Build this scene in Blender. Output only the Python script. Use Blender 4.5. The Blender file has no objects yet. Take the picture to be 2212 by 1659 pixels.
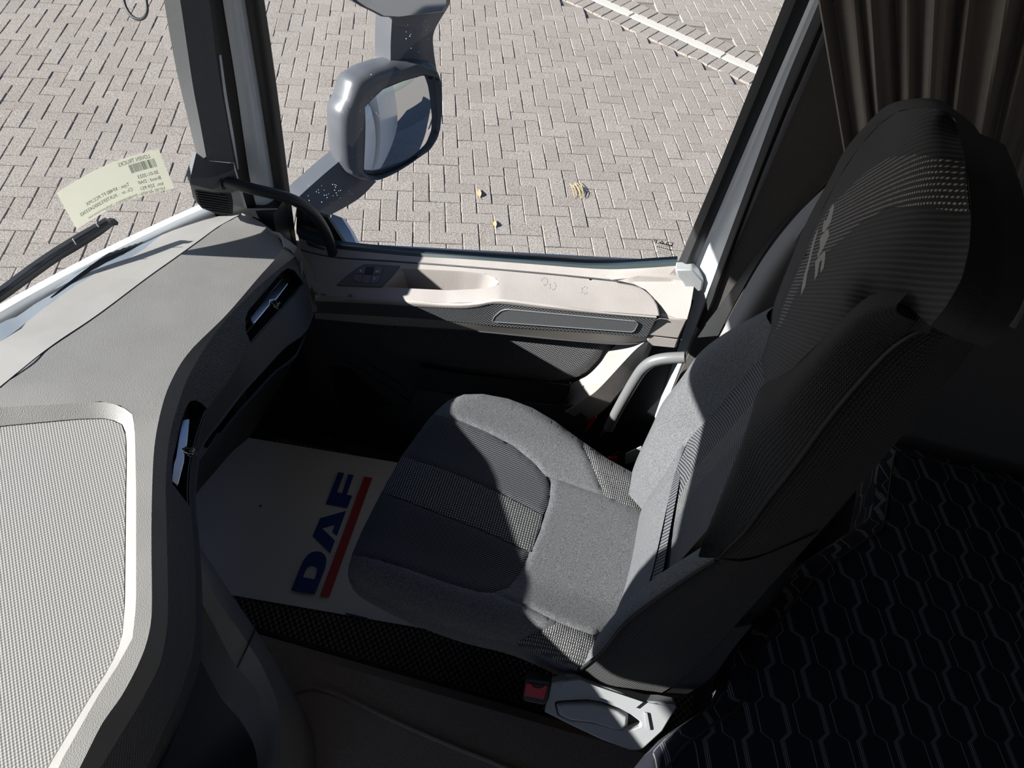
import bpy, bmesh, math, random
from mathutils import Vector, Matrix, geometry
random.seed(7)
S = bpy.context.scene
COL = S.collection
# ------------------------------------------------------------------ camera
F = 1600.0                              # focal length in pixels of the 2212 x 1659 frame
RW = (Vector((0.234005, -0.966683, 0.103761)), Vector((-0.736287, -0.2459, -0.630408)), Vector((0.63492, 0.071121, -0.769298)))   # camera right / down / forward in cab axes
CAM = Vector((0, 0, 3.07966))
cd = bpy.data.cameras.new('camera'); cam = bpy.data.objects.new('camera', cd); COL.objects.link(cam)
cd.sensor_fit = 'HORIZONTAL'; cd.sensor_width = 36.0; cd.lens = F / 2212 * 36.0
cd.clip_start = 0.02; cd.clip_end = 300
cam.matrix_world = Matrix(((RW[0].x, -RW[1].x, -RW[2].x, CAM.x), (RW[0].y, -RW[1].y, -RW[2].y, CAM.y),
                           (RW[0].z, -RW[1].z, -RW[2].z, CAM.z), (0, 0, 0, 1)))
S.camera = cam
# ------------------------------------------------------------------ light
SUN = Vector((-0.85, 1.95, 1.0)).normalized()     # towards the sun
w = bpy.data.worlds.new('sky'); S.world = w; w.use_nodes = True
nt = w.node_tree; nt.nodes.clear()
sky = nt.nodes.new('ShaderNodeTexSky'); sky.sky_type = 'NISHITA'; sky.sun_disc = False
sky.sun_elevation = math.asin(SUN.z); sky.sun_rotation = math.atan2(SUN.x, SUN.y); sky.air_density = 1.0; sky.dust_density = 0.6
bg = nt.nodes.new('ShaderNodeBackground'); bg.inputs['Strength'].default_value = 0.085
wo = nt.nodes.new('ShaderNodeOutputWorld')
tn = nt.nodes.new('ShaderNodeMix'); tn.data_type = 'RGBA'; tn.blend_type = 'MULTIPLY'; tn.inputs[0].default_value = 1.0; tn.inputs[7].default_value = (0.78, 0.92, 1.22, 1)
nt.links.new(sky.outputs[0], tn.inputs[6]); nt.links.new(tn.outputs[2], bg.inputs[0]); nt.links.new(bg.outputs[0], wo.inputs[0])
ld = bpy.data.lights.new('sun', 'SUN'); ld.energy = 12.5; ld.angle = 0.0093; ld.color = (1.0, 0.965, 0.925)
lo = bpy.data.objects.new('sun', ld); COL.objects.link(lo); lo.rotation_euler = SUN.to_track_quat('Z', 'Y').to_euler(); lo.location = (-6, 17, 12)
S.view_settings.view_transform = 'Standard'; S.view_settings.look = 'None'
S.view_settings.gamma = 1.0; S.view_settings.use_curve_mapping = False; S.view_settings.exposure = 0.0
# ------------------------------------------------------------------ helpers
def ray(x, y): return RW[0] * ((x - 1106) / F) + RW[1] * ((y - 829.5) / F) + RW[2]
def at(x, y, X=None, Y=None, Z=None, D=None):
    v = ray(x, y)
    if X is not None: t = X / v.x
    elif Y is not None: t = Y / v.y
    elif Z is not None: t = (Z - CAM.z) / v.z
    else: t = D
    return CAM + v * t
def at_plane(x, y, p, n):
    v = ray(x, y); return CAM + v * ((p - CAM).dot(n) / v.dot(n))
def prj(p):
    d = p - CAM; z = d.dot(RW[2]); return (F * d.dot(RW[0]) / z + 1106, F * d.dot(RW[1]) / z + 829.5, z)
def crop(ox, oy, s, pts): return [(ox + x / s, oy + y / s) for x, y in pts]
def spline(pts, n, smooth=True):
    """resample a polyline of Vectors to n points, by arc length, through a Catmull-Rom curve"""
    pts = [Vector(p) for p in pts]
    if smooth and len(pts) > 2:
        out = []
        P = [pts[0] * 2 - pts[1]] + pts + [pts[-1] * 2 - pts[-2]]
        for i in range(1, len(P) - 2):
            a, b, c, d = P[i - 1], P[i], P[i + 1], P[i + 2]
            for k in range(8):
                t = k / 8
                out.append(0.5 * ((2 * b) + (c - a) * t + (2 * a - 5 * b + 4 * c - d) * t * t + (3 * b - a - 3 * c + d) * t ** 3))
        out.append(pts[-1]); pts = out
    L = [0.0]
    for i in range(1, len(pts)): L.append(L[-1] + (pts[i] - pts[i - 1]).length)
    res = []; j = 0
    for k in range(n):
        s = L[-1] * k / (n - 1)
        while j < len(L) - 2 and L[j + 1] < s: j += 1
        d = L[j + 1] - L[j]; t = 0 if d < 1e-9 else (s - L[j]) / d
        res.append(pts[j].lerp(pts[j + 1], min(max(t, 0), 1)))
    return res
def tag(o, label=None, cat=None, group=None, kind=None):
    if label: o['label'] = label
    if cat: o['category'] = cat
    if group: o['group'] = group
    if kind: o['kind'] = kind
    return o
def thing(name, label, cat, loc=(0, 0, 0), group=None):
    o = bpy.data.objects.new(name, None); COL.objects.link(o); o.location = loc; o.empty_display_size = 0.05
    return tag(o, label, cat, group)
def link(name, me, m=None, parent=None, sharp=40, solid=None, bevel=None):
    o = bpy.data.objects.new(name, me); COL.objects.link(o)
    if m is not None and not me.materials: me.materials.append(m)
    if parent is not None:
        o.parent = parent; o.matrix_parent_inverse = Matrix.Translation(-parent.location) if parent.type == 'EMPTY' else Matrix.Identity(4)
    if sharp is not None and len(me.polygons):
        me.shade_smooth(); me.set_sharp_from_angle(angle=math.radians(sharp))
    if solid:
        acc = 0.0
        for f in me.polygons: acc += f.normal.dot((CAM - f.center).normalized()) * f.area
        if acc < 0: me.flip_normals()
        md = o.modifiers.new('solid', 'SOLIDIFY'); md.thickness = abs(solid); md.offset = -1 if solid > 0 else 1
        es_ = o.modifiers.new('split', 'EDGE_SPLIT'); es_.split_angle = math.radians(sharp or 40)
    if bevel:
        md = o.modifiers.new('bevel', 'BEVEL'); md.width = bevel; md.segments = 2; md.limit_method = 'ANGLE'
    return o
def mesh(name, V, Fc, uv=None):
    me = bpy.data.meshes.new(name); me.from_pydata([tuple(v) for v in V], [], Fc); me.update()
    if uv is not None:
        l = me.uv_layers.new(name='UVMap')
        for lp in me.loops: l.data[lp.index].uv = uv[lp.vertex_index]
    return me
def patch(lines, n=24, m=1, cross='lin', bulge=0.0, bdir=None, smooth=True, flip=False, close=False):
    """surface lofted over polylines (lists of Vectors); UV in metres along / across"""
    Ls = [spline(l, n, smooth) for l in lines]
    rows = []
    if cross == 'cat':
        N = m * (len(Ls) - 1) + 1
        cols = [spline([L[i] for L in Ls], N, True) for i in range(n)]
        rows = [[cols[i][j] for i in range(n)] for j in range(N)]
    else:
        for a in range(len(Ls) - 1):
            for j in range(m):
                rows.append([Ls[a][i].lerp(Ls[a + 1][i], j / m) for i in range(n)])
        rows.append(Ls[-1])
    R = len(rows)
    if bulge and bdir is not None:
        bd = Vector(bdir).normalized()
        for j in range(R):
            q = math.sin(math.pi * j / (R - 1)) ** 0.7 * bulge
            for i in range(n): rows[j][i] = rows[j][i] + bd * q
    V = [p for r in rows for p in r]
    mid = rows[R // 2]
    U = [0.0]
    for i in range(1, n): U.append(U[-1] + (mid[i] - mid[i - 1]).length)
    W = [0.0]
    for j in range(1, R): W.append(W[-1] + (rows[j][n // 2] - rows[j - 1][n // 2]).length)
    uv = [(U[i], W[j]) for j in range(R) for i in range(n)]
    Fc = []
    for j in range(R - 1):
        for i in range(n - 1):
            a = j * n + i; f = (a, a + 1, a + n + 1, a + n)
            Fc.append(f[::-1] if flip else f)
    return mesh('patch', V, Fc, uv)
def box(lo_, hi_):
    x0, y0, z0 = lo_; x1, y1, z1 = hi_
    V = [(x0, y0, z0), (x1, y0, z0), (x1, y1, z0), (x0, y1, z0), (x0, y0, z1), (x1, y0, z1), (x1, y1, z1), (x0, y1, z1)]
    return V, [(0, 3, 2, 1), (4, 5, 6, 7), (0, 1, 5, 4), (1, 2, 6, 5), (2, 3, 7, 6), (3, 0, 4, 7)]
def boxes(lst, name='boxes'):
    V = []; Fc = []
    for a, b in lst:
        v, f = box(a, b); o = len(V); V += v; Fc += [tuple(i + o for i in q) for q in f]
    return mesh(name, V, Fc)
def tube(pts, r, n=48, seg=14, smooth=True, caps=True):
    P = spline(pts, n, smooth); V = []; Fc = []
    rr = r if callable(r) else (lambda t: r)
    up = Vector((0.21, 0.33, 0.92))
    for i, p in enumerate(P):
        t = (P[min(i + 1, n - 1)] - P[max(i - 1, 0)]).normalized()
        a = t.cross(up); a = a.normalized() if a.length > 1e-6 else t.orthogonal().normalized()
        b = t.cross(a).normalized(); up = -b if up.dot(b) < 0 else b
        a = t.cross(up).normalized()
        for k in range(seg):
            g = 2 * math.pi * k / seg
            V.append(p + (a * math.cos(g) + up * math.sin(g)) * rr(i / (n - 1)))
    for i in range(n - 1):
        for k in range(seg):
            k2 = (k + 1) % seg
            Fc.append((i * seg + k, i * seg + k2, (i + 1) * seg + k2, (i + 1) * seg + k))
    if caps:
        Fc.append(tuple(range(seg))[::-1]); Fc.append(tuple((n - 1) * seg + k for k in range(seg)))
    return mesh('tube', V, Fc)
def prism(poly, off, holes=()):
    """closed prism: polygon of Vectors (with optional holes) pushed along off, triangulated"""
    loops = [[Vector(p) for p in poly]] + [[Vector(p) for p in h] for h in holes]
    tri = geometry.tessellate_polygon(loops)
    A = [p for l in loops for p in l]; n = len(A); off = Vector(off)
    V = A + [p + off for p in A]
    nrm = Vector((0, 0, 0))
    for i in range(len(loops[0])): nrm += loops[0][i].cross(loops[0][(i + 1) % len(loops[0])])
    Fc = []
    for t in tri:
        a, b, c = t
        if (A[b] - A[a]).cross(A[c] - A[a]).dot(off) > 0: a, b, c = c, b, a
        Fc.append((a, b, c)); Fc.append((c + n, b + n, a + n))
    s = 0
    for l in loops:
        k = len(l)
        for i in range(k): Fc.append((s + i, s + (i + 1) % k, n + s + (i + 1) % k, n + s + i))
        s += k
    me = mesh('prism', V, Fc)
    bm = bmesh.new(); bm.from_mesh(me); bmesh.ops.recalc_face_normals(bm, faces=bm.faces); bm.to_mesh(me); bm.free()
    return me
def hull_loft(rings, cap=True):
    """closed loft over rings of equal length (lists of Vectors)"""
    n = len(rings[0]); V = [p for r in rings for p in r]; Fc = []
    for j in range(len(rings) - 1):
        for i in range(n):
            k = (i + 1) % n; Fc.append((j * n + i, j * n + k, (j + 1) * n + k, (j + 1) * n + i))
    if cap:
        Fc.append(tuple(range(n))[::-1]); Fc.append(tuple((len(rings) - 1) * n + i for i in range(n)))
    me = mesh('loft', V, Fc)
    bm = bmesh.new(); bm.from_mesh(me); bmesh.ops.recalc_face_normals(bm, faces=bm.faces); bm.to_mesh(me); bm.free()
    return me
# ------------------------------------------------------------------ materials
def srgb(r, g, b):
    f = lambda c: (c / 255 / 12.92) if c / 255 <= 0.04045 else ((c / 255 + 0.055) / 1.055) ** 2.4
    return (f(r), f(g), f(b), 1)
class NT:
    def __init__(s, name):
        s.m = bpy.data.materials.new(name); s.m.use_nodes = True; s.t = s.m.node_tree; s.t.nodes.clear()
        s.out = s.n('ShaderNodeOutputMaterial'); s.b = s.n('ShaderNodeBsdfPrincipled'); s.l(s.b.outputs[0], s.out.inputs[0])
    def n(s, t, **k):
        x = s.t.nodes.new(t)
        for a, v in k.items(): setattr(x, a, v)
        return x
    def l(s, a, b): s.t.links.new(a, b)
    def math(s, op, a, b=None):
        x = s.n('ShaderNodeMath', operation=op)
        for i, v in enumerate((a, b)):
            if v is None: continue
            if isinstance(v, (int, float)): x.inputs[i].default_value = v
            else: s.l(v, x.inputs[i])
        return x.outputs[0]
    def noise(s, scale, detail=3, rough=0.55, vec=None):
        x = s.n('ShaderNodeTexNoise'); x.inputs['Scale'].default_value = scale; x.inputs['Detail'].default_value = detail; x.inputs['Roughness'].default_value = rough
        if vec is None: vec = s.n('ShaderNodeTexCoord').outputs['Object']
        s.l(vec, x.inputs['Vector']); return x.outputs[0]
    def ramp(s, fac, stops):
        x = s.n('ShaderNodeValToRGB'); e = x.color_ramp.elements
        while len(e) < len(stops): e.new(0.5)
        for i, (p, c) in enumerate(stops): e[i].position = p; e[i].color = c
        s.l(fac, x.inputs[0]); return x.outputs[0]
    def mix(s, fac, a, b):
        x = s.n('ShaderNodeMix', data_type='RGBA')
        for sock, v in ((x.inputs[0], fac), (x.inputs[6], a), (x.inputs[7], b)):
            if isinstance(v, (tuple, list, float, int)): sock.default_value = v
            else: s.l(v, sock)
        return x.outputs[2]
    def bump(s, h, strength=0.3, dist=0.002):
        x = s.n('ShaderNodeBump'); x.inputs['Strength'].default_value = strength; x.inputs['Distance'].default_value = dist
        s.l(h, x.inputs['Height']); s.l(x.outputs[0], s.b.inputs['Normal'])
    def set(s, col=None, rough=None, metal=None, spec=None):
        if col is not None:
            if isinstance(col, tuple): s.b.inputs['Base Color'].default_value = col
            else: s.l(col, s.b.inputs['Base Color'])
        if rough is not None: s.b.inputs['Roughness'].default_value = rough
        if metal is not None: s.b.inputs['Metallic'].default_value = metal
        if spec is not None: s.b.inputs['Specular IOR Level'].default_value = spec
        return s.m
def plastic(name, col, rough=0.5, grain=900, gs=0.25, gd=0.0008, var=0.06, spec=0.5):
    t = NT(name)
    a = tuple(c * (1 - var) for c in col[:3]) + (1,); b = tuple(min(1, c * (1 + var)) for c in col[:3]) + (1,)
    t.set(t.ramp(t.noise(14, 4), [(0.3, a), (0.7, b)]), rough, spec=spec)
    if grain: t.bump(t.noise(grain, 2, 0.5), gs, gd)
    return t.m
def simple(name, col, rough=0.5, metal=0.0, spec=0.5):
    t = NT(name); return t.set(col, rough, metal, spec)
def weave(name, c0, c1, fu, fv, kind='weave', rough=0.9, strength=0.6, dist=0.0012, spec=0.2, thr=0.0):
    """woven cloth on metre UVs: ribs along u, a two-way weave or rows of bright stitches"""
    t = NT(name); uv = t.n('ShaderNodeTexCoord').outputs['UV']
    sp = t.n('ShaderNodeSeparateXYZ'); t.l(uv, sp.inputs[0]); u, v = sp.outputs[0], sp.outputs[1]
    su = t.math('SINE', t.math('MULTIPLY', u, fu * 2 * math.pi)); sv = t.math('SINE', t.math('MULTIPLY', v, fv * 2 * math.pi))
    if kind == 'weave': h = t.math('MULTIPLY', su, sv)
    elif kind == 'ribs': h = sv
    elif kind == 'ribsu': h = su
    elif kind == 'twill': h = t.math('SINE', t.math('MULTIPLY', t.math('ADD', t.math('MULTIPLY', u, fu), t.math('MULTIPLY', v, fv)), 2 * math.pi))
    else:   # stitches
        h = t.math('SUBTRACT', t.math('MULTIPLY', sv, t.math('ADD', t.math('MULTIPLY', su, 0.5), 0.5)), thr)
    fac = t.math('ADD', t.math('MULTIPLY', h, 0.5), 0.5)
    nz = t.noise(500, 2)
    f2 = t.math('ADD', fac, t.math('MULTIPLY', t.math('SUBTRACT', nz, 0.5), 0.5))
    col = t.ramp(f2, [(0.35, c0), (0.8, c1)])
    t.set(col, rough, spec=spec); t.b.inputs['Sheen Weight'].default_value = 0.12; t.b.inputs['Sheen Roughness'].default_value = 0.5
    t.bump(fac, strength, dist); return t.m
def felt(name, c0, c1, scale=700, rough=0.95, gs=0.5, gd=0.001, sheen=0.15):
    t = NT(name); nz = t.noise(scale, 3, 0.7)
    t.set(t.ramp(nz, [(0.35, c0), (0.68, c1)]), rough, spec=0.15); t.b.inputs['Sheen Weight'].default_value = sheen
    t.bump(nz, gs, gd); return t.m
def glass(name, tint=(1, 1, 1, 1), f0=0.04):
    t = NT(name); t.t.nodes.remove(t.b)
    tr = t.n('ShaderNodeBsdfTransparent'); tr.inputs[0].default_value = tint
    gl = t.n('ShaderNodeBsdfGlossy'); gl.inputs['Roughness'].default_value = 0.0
    fr = t.n('ShaderNodeFresnel'); fr.inputs[0].default_value = 1.45
    mx = t.n('ShaderNodeMixShader'); t.l(fr.outputs[0], mx.inputs[0]); t.l(tr.outputs[0], mx.inputs[1]); t.l(gl.outputs[0], mx.inputs[2])
    t.l(mx.outputs[0], t.out.inputs[0]); return t.m
M = {}
M['dash'] = plastic('dash grey plastic', (0.25, 0.245, 0.235, 1), 0.55, 800, 0.5, 0.0012)
M['dashdark'] = plastic('dash lower plastic', (0.065, 0.066, 0.07, 1), 0.5, 800, 0.25)
M['beige'] = plastic('door beige plastic', (0.325, 0.302, 0.288, 1), 0.5, 600, 0.4, 0.001)
M['black'] = plastic('black plastic', (0.018, 0.019, 0.021, 1), 0.45, 900, 0.2)
M['charcoal'] = plastic('charcoal plastic', (0.055, 0.056, 0.06, 1), 0.5, 900, 0.25)
M['rubber'] = simple('black rubber', (0.016, 0.017, 0.018, 1), 0.55)
M['seal'] = simple('window seal rubber', (0.03, 0.045, 0.05, 1), 0.35)
M['paint'] = simple('white cab paint', (0.62, 0.66, 0.70, 1), 0.18)
M['chrome'] = simple('chrome', (0.82, 0.83, 0.84, 1), 0.12, 1.0)
M['mirror'] = simple('mirror glass', (0.86, 0.88, 0.90, 1), 0.0, 1.0)
M['silver'] = plastic('silver grey plastic', (0.31, 0.325, 0.335, 1), 0.40, 1100, 0.3, 0.0007)
M['steel'] = simple('grey painted steel', (0.16, 0.165, 0.17, 1), 0.38)
M['red'] = simple('red plastic', (0.45, 0.02, 0.03, 1), 0.35)
M['glass'] = glass('clear glass', (0.96, 0.975, 0.965, 1))
# ================================================================== the yard: herringbone pavers
UB = 0.105; BC = Vector((-6.767567, -52.733269))         # paver width; camera foot in paver units
def brick_xy(a, b):
    da, db = (a - BC.x) * UB, (b - BC.y) * UB
    return (0.309017 * da + 0.951057 * db, -0.951057 * da + 0.309017 * db)
t = NT('paver concrete')
oi = t.n('ShaderNodeObjectInfo'); ge = t.n('ShaderNodeNewGeometry'); tc = t.n('ShaderNodeTexCoord')
rnd = t.math('FRACT', t.math('ADD', oi.outputs['Random'], ge.outputs['Random Per Island']))
gpos = ge.outputs['Position']
fine = t.noise(110, 4, 0.8, gpos); mid_ = t.noise(3.0, 3, 0.6, gpos)
base = t.ramp(rnd, [(0.0, (0.305, 0.270, 0.241, 1)), (0.5, (0.332, 0.295, 0.264, 1)), (1.0, (0.355, 0.318, 0.286, 1))])
speck = t.ramp(fine, [(0.40, (0.52, 0.50, 0.48, 1)), (0.50, (1, 1, 1, 1)), (0.61, (1.55, 1.52, 1.47, 1))])
mm = t.n('ShaderNodeMix', data_type='RGBA', blend_type='MULTIPLY'); mm.inputs[0].default_value = 1.0
t.l(base, mm.inputs[6]); t.l(speck, mm.inputs[7])
c2 = t.mix(t.math('MULTIPLY', mid_, 0.35), mm.outputs[2], (0.33, 0.32, 0.30, 1))
t.set(c2, 0.9, spec=0.2); t.bump(fine, 0.9, 0.004)
M['paver'] = t.m
t = NT('joint sand'); t.set(t.ramp(t.noise(120, 4), [(0.3, (0.15, 0.135, 0.12, 1)), (0.7, (0.26, 0.235, 0.205, 1))]), 0.95); M['sand'] = t.m
t = NT('kerb concrete'); t.set(t.ramp(t.noise(60, 4), [(0.3, (0.50, 0.48, 0.42, 1)), (0.7, (0.60, 0.58, 0.52, 1))]), 0.9); M['kerb'] = t.m
g = mesh('ground', [(-40, -60, -0.016), (60, -60, -0.016), (60, 60, -0.016), (-40, 60, -0.016)], [(0, 1, 2, 3)])
ground = tag(link('ground', g, M['sand'], sharp=None), 'yard of grey herringbone concrete pavers outside the cab', kind='structure')
def brick_geo(hl, hw, h=0.03, c=0.0045):
    V = []
    for z, i in ((-h, 0), (-c * 0.9, 0), (0, c)):
        for sx, sy in ((-1, -1), (1, -1), (1, 1), (-1, 1)): V.append((sx * (hl - i), sy * (hw - i), z))
    Fc = [(8, 9, 10, 11)]
    for k in (0, 4):
        for i in range(4): Fc.append((k + i, k + (i + 1) % 4, k + 4 + (i + 1) % 4, k + 4 + i))
    return V, Fc
HL, HW = UB - 0.0018, UB / 2 - 0.0018
bv, bf = brick_geo(HL, HW)
bme = mesh('brick', bv, bf); bme.materials.append(M['paver'])
yaw = math.atan2(-0.951057, 0.309017)          # cab-frame angle of the pavers' a axis
K0, K1 = Vector((7.306, 0.261)), Vector((6.746, -0.929)); KD = (K1 - K0).normalized(); KN = Vector((-KD.y, KD.x))
side_poly = [(640, 500), (575, 0), (575, -80), (1820, -80), (1750, 0), (1480, 575), (730, 545)]
ws_poly = [(-60, -60), (356, -60), (430, 330), (440, 465), (0, 690), (-60, 730)]
def inside(p, poly):
    x, y = p[0], p[1]; r = False; j = len(poly) - 1
    for i in range(len(poly)):
        if (poly[i][1] > y) != (poly[j][1] > y) and x < (poly[j][0] - poly[i][0]) * (y - poly[i][1]) / (poly[j][1] - poly[i][1]) + poly[i][0]: r = not r
        j = i
    return r
cells = []
for i in range(-110, 110):
    for k in range(-60, 60):
        for kind, (ca, cb, rot) in enumerate(((0.5, 2.0, math.pi / 2), (2.0, 1.5, 0.0))):
            a = ca + i + 2 * k; b = cb + i - 2 * k
            x, y = brick_xy(a, b)
            if not (0.6 < x < 10.5 and -4.5 < y < 8.5): continue
            q = Vector((x, y)) - K0; dk = q.dot(KN)
            if abs(dk) < 0.30 and y < 2.4: continue
            p = prj(Vector((x, y, 0)))
            vis = p[2] > 0 and (inside(p, side_poly) or inside(p, ws_poly))
            cells.append((0 if vis else 1, (Vector((x, y, 0)) - CAM).length, x, y, yaw + rot))
# the light kerb strip across the yard with a soldier course on either side
strip = []
d = -6.0
while d < 4.0:
    c = K0 + KD * (d + 0.5)
    if c.y < 2.5: strip.append((c.x, c.y, 0.495, 0.05, math.atan2(KD.y, KD.x), 'kerb'))
    d += 1.0
d = -6.0
while d < 4.0:
    for sgn in (-1, 1):
        c = K0 + KD * d + KN * (sgn * 0.165)
        if c.y < 2.5: cells.append((0 if inside(prj(Vector((c.x, c.y, 0))), side_poly) else 1, (Vector((c.x, c.y, 0)) - CAM).length, c.x, c.y, math.atan2(KN.y, KN.x)))
    d += UB
cells.sort(key=lambda c: (c[0], c[1]))
V = []; Fc = []
for n_, (v_, dist, x, y, an) in enumerate(cells):
    dz = random.uniform(-0.0022, 0.0022); an2 = an + random.uniform(-0.012, 0.012)
    x += random.uniform(-0.0012, 0.0012); y += random.uniform(-0.0012, 0.0012)
    tx, ty = random.uniform(-0.008, 0.008), random.uniform(-0.008, 0.008)
    mat_ = Matrix.Translation((x, y, dz)) @ Matrix.Rotation(an2, 4, 'Z') @ Matrix.Rotation(tx, 4, 'X') @ Matrix.Rotation(ty, 4, 'Y')
    if n_ < 300:
        o = bpy.data.objects.new('brick', bme); COL.objects.link(o); o.parent = ground; o.matrix_local = mat_
    else:
        o_ = len(V); V += [mat_ @ Vector(p) for p in bv]; Fc += [tuple(q + o_ for q in f) for f in bf]
tag(link('brick_field', mesh('brick_field', V, Fc), M['paver'], ground, sharp=None), kind='stuff')
for x, y, hl, hw, an, _ in strip:
    v, f = brick_geo(hl, hw, 0.05, 0.006)
    o = link('kerb_stone', mesh('kerb_stone', v, f), M['kerb'], ground, sharp=None)
    o.matrix_local = Matrix.Translation((x, y, 0.004)) @ Matrix.Rotation(an, 4, 'Z')
# ================================================================== cab shell
def ws_y(X, z): return 1.066 - 0.27 * X * X - 0.12 * (z - 2.1)
def at_ws(x, y, off=0.0):
    v = ray(x, y); lo_, hi_ = 0.1, 3.0
    for _ in range(40):
        t = (lo_ + hi_) / 2; p = CAM + v * t
        if p.y < ws_y(p.x, p.z) + off: lo_ = t
        else: hi_ = t
    return CAM + v * lo_
FLOOR = 1.5
def structure(name, me, m, label=None, **k):
    return tag(link(name, me, m, None, **k), label, kind='structure')
M['headliner'] = felt('light headliner cloth', (0.38, 0.37, 0.36, 1), (0.46, 0.45, 0.44, 1), 500)
M['feltwall'] = felt('dark felt trim', (0.07, 0.064, 0.062, 1), (0.13, 0.12, 0.115, 1), 900, gs=0.6)
M['floorrub'] = plastic('floor rubber', (0.02, 0.02, 0.021, 1), 0.7, 300, 0.4)
structure('floor', boxes([((-1.12, -1.4, FLOOR - 0.06), (0.985, 0.98, FLOOR)), ((0.985, -1.4, 1.04), (1.10, 0.98, 1.10)), ((0.975, -1.4, 1.04), (0.985, 0.98, 1.46))]), M['floorrub'])
structure('ceiling', boxes([((-1.22, -1.5, 3.45), (1.22, 1.0, 3.52))]), M['headliner'])
structure('wall_rear', boxes([((-1.22, -1.52, 1.40), (1.22, -1.45, 3.45))]), M['headliner'])
structure('wall_left', boxes([((-1.22, -1.45, 1.3), (-1.15, -0.30, 3.45)), ((-1.22, -0.30, 2.95), (-1.15, 0.76, 3.45)), ((-1.22, 0.62, 1.3), (-1.15, 0.76, 2.95)), ((-1.22, -0.30, 1.3), (-1.15, 0.62, 1.55))]), M['headliner'], 'unseen cab side wall, driver doorway opened to let light in')  # doorway opening added out of view to bring light into the cab
# front wall below the windscreen and header above it, following the curved screen
xs = [-1.05 + 2.10 * i / 30 for i in range(31)]
def wsline(z, off, x0=-1.08, x1=1.06, n=31):
    return [Vector((x0 + (x1 - x0) * i / (n - 1), ws_y(x0 + (x1 - x0) * i / (n - 1), z) + off, z)) for i in range(n)]
structure('wall_front', patch([wsline(2.07, -0.01), wsline(1.75, 0.0), wsline(1.1, 0.02)], 31), M['black'], solid=0.01)
structure('trim_1', patch([wsline(2.07, 0.003), wsline(2.105, 0.012), wsline(2.10, 0.03), wsline(1.95, 0.05), wsline(1.0, 0.08)], 31), M['paint'], 'white painted cab front below the windscreen', solid=0.004)
structure('trim_2', patch([wsline(2.98, -0.06), wsline(3.02, 0.0), wsline(3.45, -0.02)], 31), M['headliner'], 'roof header above the windscreen', solid=0.02)
structure('window_1', patch([wsline(2.07, 0.0), wsline(2.6, 0.0), wsline(3.04, 0.0)], 31, 4), M['glass'], 'curved windscreen glass')
# unseen exterior visor over the screen, added to shade the seat back
vis = thing('added_visor', 'unseen dark visor added outside above the windscreen to cast shade', 'sun visor', (0, 1.05, 2.99))
link('added_visor_blade', patch([wsline(3.03, 0.06), wsline(2.98, 0.14), wsline(2.90, 0.20)], 31), M['black'], vis, solid=0.006)
for x in (-0.7, 0.0, 0.7):
    link('bracket', boxes([((x - 0.012, ws_y(x, 3.06) - 0.02, 3.03), (x + 0.012, ws_y(x, 3.0) + 0.09, 3.05))]), M['black'], vis)
bl = thing('added_blind', 'unseen dark blind added on the driver side of the windscreen to cast shade', 'blind', (-0.5, 0.9, 2.6))  # blind added out of view to shade the near seat side and mattress
link('added_blind_cloth', patch([wsline(2.99, -0.035, -1.0, 0.03), wsline(2.56, -0.035, -1.0, 0.03)], 24, 3), M['black'], bl, solid=0.002)
link('added_blind_bar', tube(wsline(2.555, -0.035, -1.0, 0.03), 0.007, 24, 10), M['black'], bl)
# right-hand cab side: behind the door and above it
structure('wall_right', boxes([((1.078, -1.45, 1.3), (1.12, -0.224, 3.45)), ((1.10, -0.235, 2.95), (1.16, 0.72, 3.45))]), M['feltwall'], 'dark felt covered cab side wall behind the passenger door')
structure('trim_3', boxes([((1.13, -2.6, 1.0), (1.23, -0.24, 3.5)), ((1.17, -0.24, 2.96), (1.23, 0.72, 3.5))]), M['paint'], 'white painted cab side panels behind and above the door')
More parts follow.
